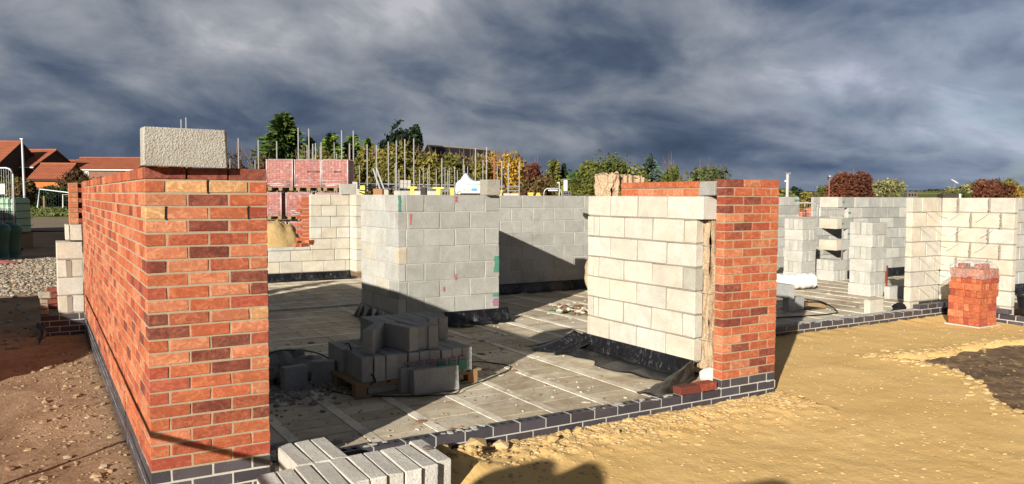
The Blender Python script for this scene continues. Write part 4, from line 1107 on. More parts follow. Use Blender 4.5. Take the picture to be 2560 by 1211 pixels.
for r in range(1, 7):
    z_ = .0775+.225*r
    for k, xx in enumerate((.18, .52) if r % 2 else (.34, .60)):
        tb = MB(); p0 = Vector((10.70+xx, 2.236, z_)); tb.tube([p0, p0+Vector((.09, -.06, -.055)), p0+Vector((.17, -.11, -.11))], .0035, 'galvanised_steel', 5); part(tb, 'wall_tie', root)
    for k, yy in enumerate((.35, .80) if r % 2 else (.30, .72)):
        tb = MB(); p0 = Vector((11.446, 2.24-yy, z_)); tb.tube([p0, p0+Vector((-.06, .06, -.055)), p0+Vector((-.11, .12, -.10))], .0035, 'galvanised_steel', 5); part(tb, 'wall_tie', root)
mb = MB(); rock(mb, (10.62, 2.35, .0), .11, (.012, .012, .013, 0), 'stones', .8); rock(mb, (10.5, 2.3, -.04), .08, (.012, .012, .013, 0), 'stones', .8); tag(mb.build('plastic_bundle'), 'black plastic bundle on the floor at the left foot of the cream corner wall', 'plastic sheet')
# walls further back
def yx(px, Y):
    d = fw+rt2*((px-1280)/FOC); k = (Y-CAM.y)/d.y; return CAM.x+d.x*k
root = thing('block_wall', 'long pale block wall at the back right with a toothed left end', 'wall', (15, 5.9, -.09))
xa = 13.98
def wt(r, a): return block_tones('white') if random.random() < .75 else (.36, .365, .345, 0)
block_wall(root, (xa, 5.9), 0, 5.4, tonef='white', tones=wt, mname='smooth_block', mask=lambda r, a, b_: not (r % 2 == 1 and a < .1), first=(.44, .225))
mb = MB()
for r in range(0, 7, 2):
    z_ = .0875+.225*r; mb.box((xa-.17, 5.86, z_), (xa-.01, 6.3, z_+.214), 'pale_block', block_tones('cream'), None, .005, .003)
part(mb, 'toothing_block', root)
for r in (6, 5, 4, 3, 0):
    mb = MB(); z_ = .0875+.225*r+.09; x_ = xa+(.235 if r % 2 else .01); mb.box((x_, 5.893, z_), (x_+.09, 5.8965, z_+.04), 'green_paint'); part(mb, 'paint_mark', root)
skirt((14.2, 5.895), 0, 5.0, .09, .08, 'damp_proof_sheet', 'dark plastic strip along the foot of the long pale wall at the back right', seed=4, amp=.03, wave=8)
root = thing('block_wall', 'pale block wall end with mint marks just right of the brick corner pier', 'wall', (14.6, 9, -.09))
block_wall(root, (yx(1900, 9.0), 9.0), 0, yx(1995, 9.0)-yx(1900, 9.0), tonef='white', tones=wt, mname='smooth_block')
for r in (6, 4): mb = MB(); z_ = .0875+.225*r+.1; mb.box((yx(1995, 9)-.18, 8.993, z_), (yx(1995, 9)-.03, 8.9965, z_+.05), 'green_paint'); part(mb, 'paint_mark', root)
root = thing('block_wall', 'grey block wall five courses high between the two tall dry stacks', 'wall', (14, 7.0, -.09))
block_wall(root, (13.55, 7.2), 0, yx(2104, 7.2)-13.55, rows=5, tonef='white', tones=wt, mname='smooth_block')
root = thing('block_wall', 'plain grey block wall far behind the mesh fence panel at right', 'wall', (20, 13, -.09))
block_wall(root, (yx(2031, 13), 13), 0, 5, tonef='white', mname='smooth_block', tones=lambda r, a: (.40, .40, .37, 0))
root = thing('block_wall', 'pale block wall at the right edge of the view behind the cream corner wall', 'wall', (14.4, 2.9, -.09))
block_wall(root, (13.9, 2.75), 0, 4, tonef='white', mname='smooth_block')
skirt((13.9, 2.745), 0, 3.6, .09, .08, 'damp_proof_sheet', 'black plastic at the foot of the wall at the right edge of the view', seed=6, amp=.03, wave=8)
root = thing('bucket', 'black plastic bucket at the right edge behind the blue plinth', 'bucket', (12.9, 1.65, -.3))
mb = MB(); mb.tube([(12.9, 1.65, -.09), (12.9, 1.65, .10)], [.13, .16], 'black_rubber', 18); part(mb, 'body', root, True)
mb = MB(); mb.tube([(12.9+.16*math.cos(k*.4), 1.65+.16*math.sin(k*.4), .10) for k in range(17)], .008, 'black_rubber', 5); part(mb, 'rim', root)
mb = MB(); mb.grid(20, 16, lambda a, b_: (12.2+.75*a, 2.0+.6*b_, -.08+.26*math.sin(3.1*a)*math.sin(3.1*b_)*(1+.4*noise.noise(Vector((a*6, b_*6, 2))))), 'clear_film'); tag(mb.build('plastic_sheet', smooth=True), 'crumpled clear plastic on the ground at the right edge above the bucket', 'plastic sheet')
mb = MB(); mb.tube([(12.35, 4.6, -.09), (12.35, 4.6, .32)], .085, 'red_pipe', 16); o = mb.build('drain_pipe', smooth=False)
o.location = (1.35, .1, 0); tag(o, 'short brown drain pipe standing on the floor below the long pale wall', 'pipe')

# brick stack with torn film
root = thing('brick_stack', 'waist-high stack of orange bricks on the sand, torn clear film on top', 'brick stack', (10.44, 1.1, -.1))
cx, cy = 10.46, 1.12; Xk = frame((cx, cy, -.105), R(-30))
# local frame: +x to the right of the photograph, +y away. footprint .58 x .42
def kb(mb, x0, y0, x1, y1, l): mb.box((x0, y0, .066*l+.002), (x1, y1, .066*l+.066), BIG, bcol(random.choice('OOOR')) if random.random() < .8 else bcol('P'), Xk, .003, .003)
Xk = frame((10.46, 1.08, -.105), R(0))
for l in range(8):
    mb = MB(); z0 = .097*l
    o_ = (random.uniform(-.012, .012), random.uniform(-.012, .012))
    def bb(x0, y0, x1, y1, c=None): mb.box((x0+o_[0]+random.uniform(-.004, .004), y0+o_[1], z0+.002), (x1+o_[0], y1+o_[1], z0+.1), BIG, bcol(c or random.choice('OOOOPR')), Xk, .003, .002)
    # near faces: x = 0 side (faces left) and y = 0 side (faces the viewer's right)
    if l % 2 == 0:
        for i in range(6): bb(.0, .072*i, .215, .072*i+.068)
        for i in range(6): bb(.222, .072*i, .437, .072*i+.068)
    else:
        for i in range(6): bb(.072*i, .0, .072*i+.068, .215)
        for i in range(6): bb(.072*i, .222, .072*i+.068, .437)
    part(mb, 'brick_layer', root)
mb = MB()
for (x, y, a) in ((.12, .3, 12), (.24, .12, -8)): mb.box((-.1, -.05, .78), (.1, .05, .845), BIG, bcol('R'), (lambda X0: (lambda p: Xk(X0(p))))(frame((x, y, 0), R(a))), .004, .002)
part(mb, 'top_brick', root)
mb = MB()
def filmf(a, b_):
    x = -.03+.52*a; y = -.05+.52*b_; e = max(0, .09-min(a, 1-a, b_, 1-b_))*2.2
    z0 = .84+.05*math.exp(-((x-.2)**2+(y-.2)**2)*14)-(e*1.0+(.28*max(0, a-.75)*2 if b_ < .4 else 0))+.03*noise.noise(Vector((a*7, b_*7, 1)))
    return Xk((x+.015*noise.noise(Vector((a*9, b_*4, 5))), y, z0))
mb.grid(34, 34, filmf, 'clear_film'); part(mb, 'torn_film', root, True)
mb = MB(); mb.box((-.02, -.02, -.03), (.47, .47, .0), 'pale_mortar', X=Xk); part(mb, 'base_slab', root)

# ================================================================== SITE BEHIND THE WALLS
def G(px, D, z=-.2): p = at(px, D); return Vector((p.x, p.y, z))
VR = math.atan2(rt2.y, rt2.x)        # direction of the photograph's width
def local(px, D, z=-.2, extra=0): return frame(tuple(G(px, D, z)), VR+extra)
# wrapped packs of bricks
def pack(px, D, z, label, txt=None, extra=0, w_=.98, h=.80, tonec=None):
    X = local(px, D, z, extra); root = thing('brick_pack', label, 'brick pack', tuple(G(px, D, z)), 'film-wrapped packs of red bricks')
    mb = MB(); d = .95
    for i in range(3): mb.box((.05+i*.36, 0, 0), (.17+i*.36, d, .10), 'wood', X=X)
    mb.box((0, 0, .10), (w_, d, .115), 'wood', X=X); part(mb, 'pallet', root)
    mb = MB(); rows = int(h/.072); n_ = int(w_/.1)
    for r in range(rows):
        for i in range(n_):
            c = tonec or random.choice([(.27, .070, .045), (.31, .080, .052), (.24, .06, .045), (.20, .06, .05)]); f = random.uniform(.88, 1.1)
            if random.random() < .07 and r < 3: c = (.07, .03, .03)
            x0 = i*w_/n_; mb.box((x0+.002, random.uniform(0, .006), .118+r*.072), (x0+w_/n_-.002, .4, .118+r*.072+.069), 'wrapped_brick', (c[0]*f, c[1]*f, c[2]*f, 0), X)
        for i in range(9):
            c = random.choice([(.34, .07, .045), (.30, .06, .045)]); y0 = .41+i*.06; mb.box((0, y0, .118+r*.072), (w_, y0+.055, .118+r*.072+.069), 'wrapped_brick', (*c, 0), X)
    part(mb, 'bricks', root)
    mb = MB(); mb.grid(14, 10, lambda a, b_: X((-.015+(w_+.03)*a, -.015+(d+.02)*b_, .118+rows*.072+.012+.035*max(0, noise.noise(Vector((a*5+px, b_*5, D))))+(-.05 if a in (0, 1) or b_ == 0 else 0))), 'pallet_film')
    for i in range(5):
        zz = .16+.05*i*random.random()
        mb.box((.0+random.uniform(0, .3), -.012, zz), (w_*random.uniform(.5, 1), -.008, zz+random.uniform(.01, .035)), 'pallet_film', X=X)
    mb.box((-.008, -.011, .12), (.03, -.007, .118+rows*.072), 'pallet_film', X=X); mb.box((w_-.03, -.011, .12), (w_+.008, -.007, .118+rows*.072), 'pallet_film', X=X)
    part(mb, 'film', root, True)
    if txt: letters(txt, .075, 'dark_print', lambda p: X((.42+p[0], -.016+p[1], .62+p[2])), 'printed_word', root, .001, .02)
    return root
PD = 27.0
rows_ = [(1.78, [(668, 'top left brick pack of the stacked packs behind the window wall', None), (738, 'middle brick pack in the top row behind the window wall', 'BRICKWORK'), (806, 'right brick pack in the top row behind the window wall', 'BRICKS LTD')]),
         (.80, [(640, 'brick pack cut by the wall edge in the middle row behind the window opening', None), (716, 'brick pack with bands of wrinkled film in the middle of the window opening', None), (790, 'brick pack half hidden by the window jamb, middle row', None)]),
         (-.20, [(650, 'bottom brick pack behind the heap of sand in the window opening', None), (722, 'dusty dark red brick pack at the bottom right of the window opening', None), (795, 'bottom brick pack behind the window jamb', None)])]
for z_, L_ in rows_:
    for px, lab, tx in L_: pack(px, PD+random.uniform(0, .2), z_, lab, None if tx is None else tx.split()[0], R(random.uniform(-2, 2)), .895, .94 if z_ > 1 else .80)
mb = MB()
pS = G(694, 20.5, -.2)
def heap(a, b_):
    th_ = a*6.2832; r = b_*.85*(1+.12*noise.noise(Vector((math.cos(th_)*2, math.sin(th_)*2, 1)))); hgt = 1.16*(1-b_**2.4)+.13*noise.noise(Vector((math.cos(th_)*3*b_, math.sin(th_)*3*b_, 4)))+.05*noise.noise(Vector((math.cos(th_)*11*b_, math.sin(th_)*11*b_, 4)))
    return (pS.x+r*math.cos(th_), pS.y+r*math.sin(th_), pS.z+hgt)
mb.grid(40, 20, heap, 'heap_sand'); tag(mb.build('sand_heap', smooth=True), 'steep heap of yellow sand seen through the window opening in front of the brick packs', 'sand heap')

# scaffold standards
def pole(px, ytop, D, r=.024, mname='pole_steel', lab=None):
    p = G(px, D); top = zat(ytop, D); mb = MB(); mb.tube([(0, 0, 0), (0, 0, top+.2)], r, mname, 6); 
    o = mb.build('scaffold_pole'); o.location = p; return o
def cv(x0, sc, L): return [(x0+a/sc, 280+b_/sc) for a, b_ in L]
tall = cv(640, 5.506, [(50, 410), (302, 425), (597, 240), (742, 255), (795, 460), (833, 450), (910, 435), (1190, 275), (1298, 450), (1350, 278), (1538, 465), (1665, 475), (1827, 428), (1937, 410)]) \
    + cv(980, 5.506, [(181, 390), (303, 382), (687, 648), (1147, 508), (1299, 492), (1508, 680), (1596, 700), (1747, 685)]) + [(599.6, 351)]
short = cv(640, 5.506, [(716, 480), (770, 705), (872, 700), (895, 500), (1087, 440), (1117, 590), (1430, 745), (1922, 710)]) \
    + cv(980, 5.506, [(50, 710), (100, 800), (380, 800), (433, 765), (490, 805), (513, 740), (610, 790), (730, 765), (767, 815), (788, 780), (862, 758), (900, 808), (980, 655), (995, 740), (1040, 760), (1249, 665), (1445, 725)]) + [(578, 402), (640.5, 405)]
allp = [(x, y, 31, .024) for x, y in tall]+[(x, y, 44, .023) for x, y in short]
allp.sort()
def near(x):
    marks = [(570, 'left of the tall dark green conifer'), (655, 'in front of the tall dark green conifer'), (775, 'between the conifer and the brighter evergreens'), (860, 'before the evergreens above the brick packs'), (925, 'in front of the brown hedge, left part'), (985, 'below the two dark round trees'), (1060, 'just left of the slate-roofed building'), (1120, 'before the left end of the slate roof'), (1185, 'above the white wrapped pack'), (1230, 'before the right end of the slate roof'), (1330, 'in front of the yellow tree')]
    lab = marks[0][1]
    for m_, l_ in marks:
        if x >= m_: lab = l_
    return lab
cnt = {}
for x, y, D, r in allp:
    l = ('tall' if D == 31 else 'shorter')+' scaffold pole '+near(x); cnt.setdefault(l, []).append((x, y, D, r))
for l, L_ in cnt.items():
    for i, (x, y, D, r) in enumerate(L_):
        lab = l if len(L_) == 1 else l+', %s from the left' % ORD[min(i, 10)]
        tag(pole(x, y, D, r), lab, 'scaffold pole', 'scaffold poles standing behind the walls')
o = pole(1407/5.506+980, 635/5.506+280, 30, .045, 'rusty_steel'); tag(o, 'thick rusty brown post among the scaffold poles before the yellow tree', 'post')
for x, y in ((458.6, 305), (470.8, 300)): tag(pole(x, y, 26, .02), 'thin steel rod rising behind the block on the brick wall, %s one' % ('left' if x < 460 else 'right'), 'rod', 'two rods behind the block on the brick wall')
def bar(a, b_, r, name, label, cat, mname='steel_grey', grp=None):
    pa = G(a[0], a[2]); pb = G(b_[0], b_[2]); pa.z = zat(a[1], a[2]); pb.z = zat(b_[1], b_[2]); mb = MB(); mb.tube([tuple(pa), tuple(pb)], r, mname, 6); return tag(mb.build(name), label, cat, grp)
for a, b_, l in (((870, 468, 30), (1135, 471, 31), 'upper ledger'), ((878, 461, 33), (1000, 462, 34), 'top ledger at the left'), ((960, 462.5, 33), (1135, 464, 33), 'top ledger in the middle'), ((1240, 466, 31), (1300, 467, 31), 'upper ledger before the yellow tree'), ((1240, 478, 31), (1298, 477, 31), 'lower ledger before the yellow tree'),
                 ((1000, 472, 29), (1140, 475, 29), 'middle ledger left of the white pack'), ((985, 480, 29), (1140, 479, 28), 'lowest ledger left of the white pack'), ((870, 473, 30), (990, 475, 29), 'second ledger from the left')):
    bar(a, b_, .026, 'scaffold_tube', 'horizontal scaffold tube, '+l, 'scaffold tube', grp='horizontal scaffold tubes')
for a, b_, l in (((934, 425, 29), (955, 487, 28), 'left'), ((942, 422, 29), (965, 487, 28), 'right')): bar(a, b_, .03, 'scaffold_tube', 'leaning steel tube of a crossed pair, %s one, above the grey wall' % l, 'scaffold tube', 'galvanised_steel')
def trestle(px, y0, y1, w_, D, label):
    X = local(px, D, 0); root = thing('trestle', label, 'trestle', tuple(G(px, D, 0)), 'yellow trestles behind the walls'); z1 = zat(y0, D); z0 = zat(y1, D); W = w_/FOC*D
    mb = MB(); mb.box((-W/2, 0, z1-(z1-z0)), (W/2, .12, z1), 'yellow_paint', X=X, ch=.008); part(mb, 'beam', root)
    mb = MB(); mb.box((-.06, .02, -.2), (.06, .08, z0), 'yellow_paint', X=X); part(mb, 'post', root)
    for s_ in (-1, 1): mb = MB(); mb.box((s_*.3-.03 if s_ > 0 else -.33, -.02, -.2), (s_*.3+.03 if s_ > 0 else -.27, .12, -.12), 'yellow_paint', X=X); part(mb, 'foot', root)
for a in ((1030.5, 468, 473.5, 24, 24, 'yellow trestle head above the green mark on the grey wall'), (1096, 469, 474, 29, 24, 'long yellow trestle head left of the white wrapped pack'), (1130, 471, 473, 16, 26, 'thin yellow trestle head just behind the white wrapped pack'), (1247, 476, 481, 18, 22, 'yellow trestle head right of the overhanging grey block'), (1326, 481.5, 486, 15, 20, 'small yellow trestle head low on the back grey wall, left one'), (1345, 482, 486, 9, 20, 'small yellow trestle head low on the back grey wall, right one')): trestle(*a)
X = local(907, 22, 0); root = thing('yellow_gate', 'yellow plastic barrier panel with dark cross bars behind the grey side wall', 'barrier', tuple(G(907, 22, 0)))
mb = MB(); mb.box((-.07, 0, -.2), (.07, .06, zat(466, 22)), 'yellow_paint', X=X, ch=.01); part(mb, 'panel', root)
mb = MB(); mb.tube([X((-.08, -.02, 1.72)), X((.09, -.02, 1.66))], .015, 'black_rubber', 5); mb.tube([X((-.08, -.02, 1.78)), X((.09, -.02, 1.76))], .012, 'black_rubber', 5); part(mb, 'cross_bar', root)
def pblk(px, ytop, D, w_, h, mname, col, label, ang=0, ybot=None, name='concrete_block', cat='block', grp=None):
    X = local(px, D, 0, ang); zt = zat(ytop, D); mb = MB(); mb.box((-w_/2, 0, zt-h), (w_/2, .3, zt), mname, col, X, .006, .003); return tag(mb.build(name), label, cat, grp)
# far block stacks and walls glimpsed over the top
def lowwall(px0, px1, ytop, D, label):
    a = G(px0, D, -.2); b_ = G(px1, D, -.2); L_ = (b_-a).length; root = thing('block_wall', label, 'wall', tuple(a)); ang = math.atan2(b_.y-a.y, b_.x-a.x)
    block_wall(root, (a.x, a.y), ang, L_, rows=8, z0=zat(ytop, D)-8*.225, tonef='white', mname='smooth_block')
lowwall(985, 1100, 478.5, 27, 'pale wall top seen between scaffold tubes above the grey wall in the middle')
lowwall(885, 905, 474, 25, 'pale block column seen behind the yellow barrier panel')
lowwall(1258, 1296, 483, 26, 'strip of far pale wall right of the overhanging grey block')
for i in range(3):
    for j in range(2): pblk(1005+9*i, 452+10*j, 27, .11, .13, 'smooth_block', (.42, .41, .38, 0), 'pale block in the little stack among the poles, %s column, %s row' % (['left', 'middle', 'right'][i], ['upper', 'lower'][j]), grp='little stack of pale blocks among the poles')
pblk(888, 457, 25, .16, .36, 'smooth_block', (.42, .41, .38, 0), 'pale block pier with a clamp behind the yellow barrier panel', name='block_pier', cat='pier')
pblk(1058, 470, 22, .15, .3, 'dark_wall', (1, 1, 1, 0), 'dark grey box standing behind the grey wall between two yellow trestles', name='site_box', cat='box')
pblk(945, 474, 24, .28, .2, 'wood_orange', (1, 1, 1, 0), 'brown crate behind the grey side wall', name='crate', cat='crate')
pblk(966, 476, 24, .14, .16, 'smooth_block', (.42, .40, .36, 0), 'small pale block behind the brown crate')
# hoop, lamp, flue and air bricks on the back wall
X = local(1382, 16, 0); root = thing('steel_hoop', 'grey bent steel hoop with a white bar behind the back grey wall', 'hoop', tuple(G(1382, 16, 0)))
zt = zat(471, 16); mb = MB(); mb.tube([X(p) for p in ((-.185, 0, 1.4), (-.185, 0, zt-.09), (-.165, 0, zt-.03), (-.12, 0, zt), (.11, 0, zt), (.15, 0, zt-.03), (.17, 0, zt-.08), (.2, 0, 1.4))], .009, 'galvanised_steel', 8); part(mb, 'tube', root, True)
mb = MB(); mb.box((-.10, -.01, zt-.05), (.09, .01, zt-.025), 'white_plastic', X=X); part(mb, 'white_bar', root)
X = local(1397, 20, 0); root = thing('lamp_post', 'thin white lamp post with a bent head behind the steel hoop', 'lamp', tuple(G(1397, 20, -.2))); mb = MB(); mb.tube([X((0, 0, -.2)), X((0, 0, zat(457, 20)))], .009, 'white_plastic', 6); part(mb, 'post', root)
mb = MB(); mb.box((-.055, -.02, zat(457, 20)-.012), (.012, .02, zat(457, 20)+.01), 'white_plastic', X=X); part(mb, 'head', root)
X = local(1413, 15, 0); root = thing('flue_pipe', 'square grey flue with a flat cap standing on the back wall before the trees', 'flue', tuple(G(1413, 15, 1.65))); mb = MB(); mb.box((-.04, 0, 1.74), (.035, .07, zat(449, 15)), 'galvanised_steel', X=X, ch=.004); part(mb, 'shaft', root)
mb = MB(); mb.box((-.075, -.03, zat(448.6, 15)), (.075, .1, zat(447.6, 15)), 'steel_grey', X=X); part(mb, 'cap', root)
mb = MB(); mb.box((-.048, -.006, zat(455, 15)), (.043, .0, zat(453.5, 15)), 'steel_grey', X=X); part(mb, 'collar', root)
def airbrick(px, D, z, label, w_=.15):
    X = local(px, D, z); root = thing('air_brick', label, 'air brick', tuple(G(px, D, z))); mb = MB(); mb.box((-w_/2, 0, 0), (w_/2, .1, .07), 'blue_brick', (.10, .09, .10, 0), X, .003, .001); part(mb, 'body', root)
    for i in range(3): mb = MB(); c = (i-1)*w_*.28; mb.add([X((c+.016*math.cos(k*.785), -.002, .037+.02*math.sin(k*.785))) for k in range(8)], [tuple(range(8))], 'dark_hole'); part(mb, 'hole', root)
airbrick(1417, 13.6, 1.656, 'grey brick with three holes under the square flue on the back wall')
airbrick(2277, 11.95, 1.654, 'dark brick with three holes perched on the wall corner at right', .16)
X = local(2375, 14, 0); mb = MB(); zt = zat(479.5, 14); mb.box((-.15, 0, 1.4), (.13, .2, zt), 'dark_wall', X=X, ch=.004); mb.box((.132, .0, 1.4), (.165, .2, zt), 'white_plastic', X=X); tag(mb.build('hopper_box'), 'dark slanted box with a white end showing over the cream wall at right', 'box')
root = thing('lamp_mast', 'grey camera mast with a flat head right of the brick corner pier', 'mast', tuple(G(1965, 26)))
X = local(1965, 26, 0); mb = MB(); mb.tube([X((0, 0, -.2)), X((0, 0, zat(433, 26)))], .05, 'galvanised_steel', 8); part(mb, 'mast', root); mb = MB(); mb.box((-.08, -.05, zat(432.5, 26)), (.08, .1, zat(430.5, 26)), 'steel_grey', X=X)
for s_ in (-.07, -.0, .07): mb.box((s_-.012, -.04, zat(430.4, 26)), (s_+.012, .04, zat(428, 26)), 'steel_grey', X=X)
part(mb, 'head', root); mb = MB(); mb.tube([X((-.02, 0, zat(450, 26))), X((-.09, -.02, zat(450, 26)))], .035, 'white_plastic', 8); part(mb, 'camera', root)
root = thing('utility_pole', 'thin brown utility pole left of the russet tree', 'pole', tuple(G(2069, 60))); X = local(2069, 60, 0); mb = MB(); mb.tube([X((0, 0, -.2)), X((0, 0, zat(441, 60)))], .05, 'rusty_steel', 6); part(mb, 'pole', root); mb = MB(); mb.box((-.09, 0, zat(446, 60)), (.03, .15, zat(438, 60)), 'dark_wall', X=X); mb.box((-.02, 0, zat(438, 60)), (.1, .1, zat(436, 60)), 'white_plastic', X=X); part(mb, 'lantern', root)
root = thing('lamp_post', 'tall cream pole with a flat top before the red roofs at the far left', 'pole', tuple(G(64, 45))); X = local(64, 45, 0)
mb = MB(); mb.tube([X((.035, 0, .3)), X((-.02, 0, zat(356, 45)))], [.075, .055], 'galvanised_steel', 10); part(mb, 'post', root); mb = MB(); mb.box((-.10, -.08, zat(356, 45)), (.06, .08, zat(354, 45)), 'galvanised_steel', X=X); part(mb, 'cap', root)
root = thing('wind_turbine', 'small white turbine blade on a thin mast above the far trees at right', 'wind turbine', tuple(G(2382, 300))); X = local(2382, 300, 0)
mb = MB(); mb.tube([X((0, 0, 0)), X((0, 0, zat(450, 300)))], .12, 'steel_grey', 5); part(mb, 'mast', root)
mb = MB(); mb.tube([X((-1.6, -.3, zat(443.8, 300))), X((0, -.3, zat(449.5, 300))), X((1.3, -.3, zat(455, 300)))], [.10, .22, .16], 'white_frame', 6); part(mb, 'blade', root)

# mesh fence panels
def fence_panel(o, ang, W, H, label, grp=None, roundr=.12, mesh=True, sign=False, r=.019):
    X = frame(o, ang); root = thing('fence_panel', label, 'fence panel', tuple(o), grp); mb = MB(); q = roundr
    pts = [(0, 0, 0), (0, 0, H-q)]+[(q-q*math.cos(R(a)), 0, H-q+q*math.sin(R(a))) for a in (30, 60, 90)]+[(W-q+q*math.sin(R(a)), 0, H-q+q*math.cos(R(a))) for a in (0, 30, 60, 90)]+[(W, 0, 0)]
    mb.tube([X(p) for p in pts], r, 'galvanised_steel', 7); mb.tube([X((0, 0, .15)), X((W, 0, .15))], r*.8, 'galvanised_steel', 6); part(mb, 'frame', root, True)
    if mesh:
        mb = MB()
        for i in range(int(W/.075)): x = .04+i*.075; mb.box((x, 0, .15), (x+.004, .004, H-.02), 'galvanised_steel', X=X)
        for z_ in (.5, .95, 1.4): mb.box((0, -.002, z_), (W, .003, z_+.005), 'galvanised_steel', X=X)
        part(mb, 'mesh', root)
    for x in (0, W): mb = MB(); mb.box((x-.1, -.28, -.02), (x+.1, .28, .11), 'dark_wall', X=X, ch=.02); part(mb, 'foot', root)
    if sign: mb = MB(); mb.box((W*.62, -.03, H-.82), (W*.80, -.025, H-.50), 'white_plastic', X=X); mb.box((W*.64, -.033, H-.76), (W*.78, -.0305, H-.57), 'grey_print', X=X); part(mb, 'notice', root)
    return root
H = lambda py, D: zat(py, D)+.2
D = 22; W = 95/FOC*D
fence_panel(G(1920, D), VR+R(2), 95*.011, 0, 'x') if False else None
fence_panel(G(1960, 23), VR, 80/FOC*23, H(504, 23), 'mesh fence panel right of the pale wall end, left one of two', 'mesh fence panels at right')
fence_panel(G(2047, 22.5), VR-R(3), 140/FOC*22.5, H(500.5, 22.5), 'mesh fence panel left of the toothed wall end, right one of two', 'mesh fence panels at right', .2)
fence_panel(G(-60, 25), VR, 97/FOC*25, H(427, 25), 'grey fence panel with a paper notice behind the caged tank at far left', None, .2, True, True, .028)
Dp = 72
for a, b_, y0, y1, l in ((50, 100, 488, 478.5, 'leftmost'), (103, 190, 479, 489, 'middle'), (160, 235, 493, 491, 'rightmost, partly behind the brick stub')):
    A_ = G(a, Dp, .35); B_ = G(b_, Dp+(2 if l[0] != 'm' else 0), .35); W = (B_-A_).length; root = thing('fence_panel', 'sagging white mesh fence panel before the far hedge, '+l, 'fence panel', tuple(A_), 'mesh fence panels before the far hedge')
    za, zb = zat(y0, Dp), zat(y1, Dp); mb = MB(); lean = -.25 if l[0] == 'm' else -.0
    mb.tube([tuple(A_+(B_-A_).normalized()*lean), (A_.x, A_.y, za), (B_.x, B_.y, zb), (B_.x, B_.y, .3)], .05, 'white_frame', 6); part(mb, 'frame', root)
    mb = MB(); mb.grid(1, 1, lambda p, q: (A_.x+(B_.x-A_.x)*p, A_.y+(B_.y-A_.y)*p+.02, .3+(za+(zb-za)*p-.3)*q), 'dark_wall') if False else mb.box((0, 0, 0), (.01, .01, .01), 'dark_wall', X=frame(tuple(A_), 0))
    for i in range(14): p = A_.lerp(B_, (i+.5)/14); mb.tube([(p.x, p.y, .3), (p.x, p.y, za+(zb-za)*(i+.5)/14)], .007, 'steel_grey', 3)
    part(mb, 'mesh', root)
o = pole(113.5, 496, 70, .09, 'wood'); o.name = 'timber_post'; tag(o, 'pale timber post in front of the sagging fence at left', 'post')

# tank, bins
root = thing('caged_tank', 'pale green plastic tank in a dark cage on a pallet at the left edge', 'tank', tuple(G(0, 26))); X = local(-8, 26, 0, R(3)); zt = zat(497, 26)
mb = MB(); mb.box((-.55, 0, .30), (.60, 1.0, zt-.05), 'tank_plastic', X=X, ch=.05); part(mb, 'tank', root)
mb = MB(); mb.box((-.45, -.025, .62), (.35, -.018, 1.13), 'steel_grey', X=X); part(mb, 'plate', root)
mb = MB()
for i in range(8): x = -.57+i*.17; mb.tube([X((x, -.03, .3)), X((x, -.03, zt))], .011, 'black_rubber', 5)
for i in range(6): z_ = .32+i*(zt-.32)/5; mb.tube([X((-.6, -.03, z_)), X((.63, -.03, z_)), X((.63, 1.03, z_))], .011, 'black_rubber', 5)
mb.tube([X((.63, -.03, .3)), X((.63, -.03, zt)), X((.66, -.03, zt+.02))], .015, 'black_rubber', 5); part(mb, 'cage', root)
mb = MB(); mb.box((-.6, 0, -.2), (.62, 1, .29), 'wood', X=X); part(mb, 'pallet', root)
for i, (px, D_, w_, h) in enumerate(((-6, 22.4, .34, 1.0), (22, 22.9, .36, .98))):
    root = thing('barrel', 'dark green round shouldered barrel below the caged tank, %s one' % ['left', 'right'][i], 'barrel', tuple(G(px, D_)), 'two green barrels at the left edge'); p = G(px, D_)
    mb = MB(); prof = [(0, .80*w_), (.1, .86*w_), (.25*h, .8*w_), (.5*h, .82*w_), (.72*h, .95*w_), (.80*h, w_), (.86*h, w_), (.93*h, .85*w_), (h, .5*w_)]
    mb.tube([(p.x, p.y, p.z+a) for a, b_ in prof], [b_ for a, b_ in prof], 'green_bin', 22); part(mb, 'body', root, True)
    mb = MB(); mb.tube([(p.x, p.y, p.z+h-.01), (p.x, p.y, p.z+h+.04)], w_*.35, 'green_bin', 16); part(mb, 'lid', root)
mb = MB(); p = at(10, 20.5)
mb.grid(14, 8, lambda a, b_: (p.x-.6+.9*a, p.y+.5*b_, -.17+.07*math.sin(3.14*a)*math.sin(3.14*b_)+.015*noise.noise(Vector((a*7, b_*7, 0)))), 'red_paint'); tag(mb.build('red_sheet', smooth=True), 'crumpled dark red sheet on the ground at the left edge', 'sheet')

# distant brick stacks at right
def rubble_stack(px, D, W, ytop, label):
    X = local(px, D, -.2); root = thing('brick_stack', label, 'brick stack', tuple(G(px, D)), 'unwrapped brick stacks at right'); mb = MB(); n_ = int((zat(ytop, D)+.2)/.075)
    for r in range(n_):
        x = -random.random()*.1
        while x < W-.05:
            w_ = .215 if random.random() < .5 else .1
            if random.random() > .06*(r > n_-3)*4: mb.box((x, random.uniform(0, .05), r*.075), (x+w_-.006, .3, r*.075+.068), BIG, bcol(random.choice('OPPMD')), X)
            x += w_+.004
    mb.box((0.02, .06, 0), (W-.05, .29, n_*.075-.1), 'dark_hole', X=X); part(mb, 'bricks', root)
rubble_stack(1990, 31, .62, 517, 'loose brick stack seen past the pale wall end, left one'); rubble_stack(2018, 30, .50, 511.5, 'loose brick stack seen left of the fence panel corner, right one'); rubble_stack(2053, 29, .22, 541, 'small broken brick stack behind the fence mesh')
X = local(1999, 28, -.2); root = thing('wrapped_stack', 'bright red wrapped row of packs below the loose brick stacks', 'pack', tuple(G(1999, 28))); mb = MB(); mb.box((0, 0, 0), (.36, .4, zat(541, 28)+.2), 'red_paint', X=X, ch=.02)
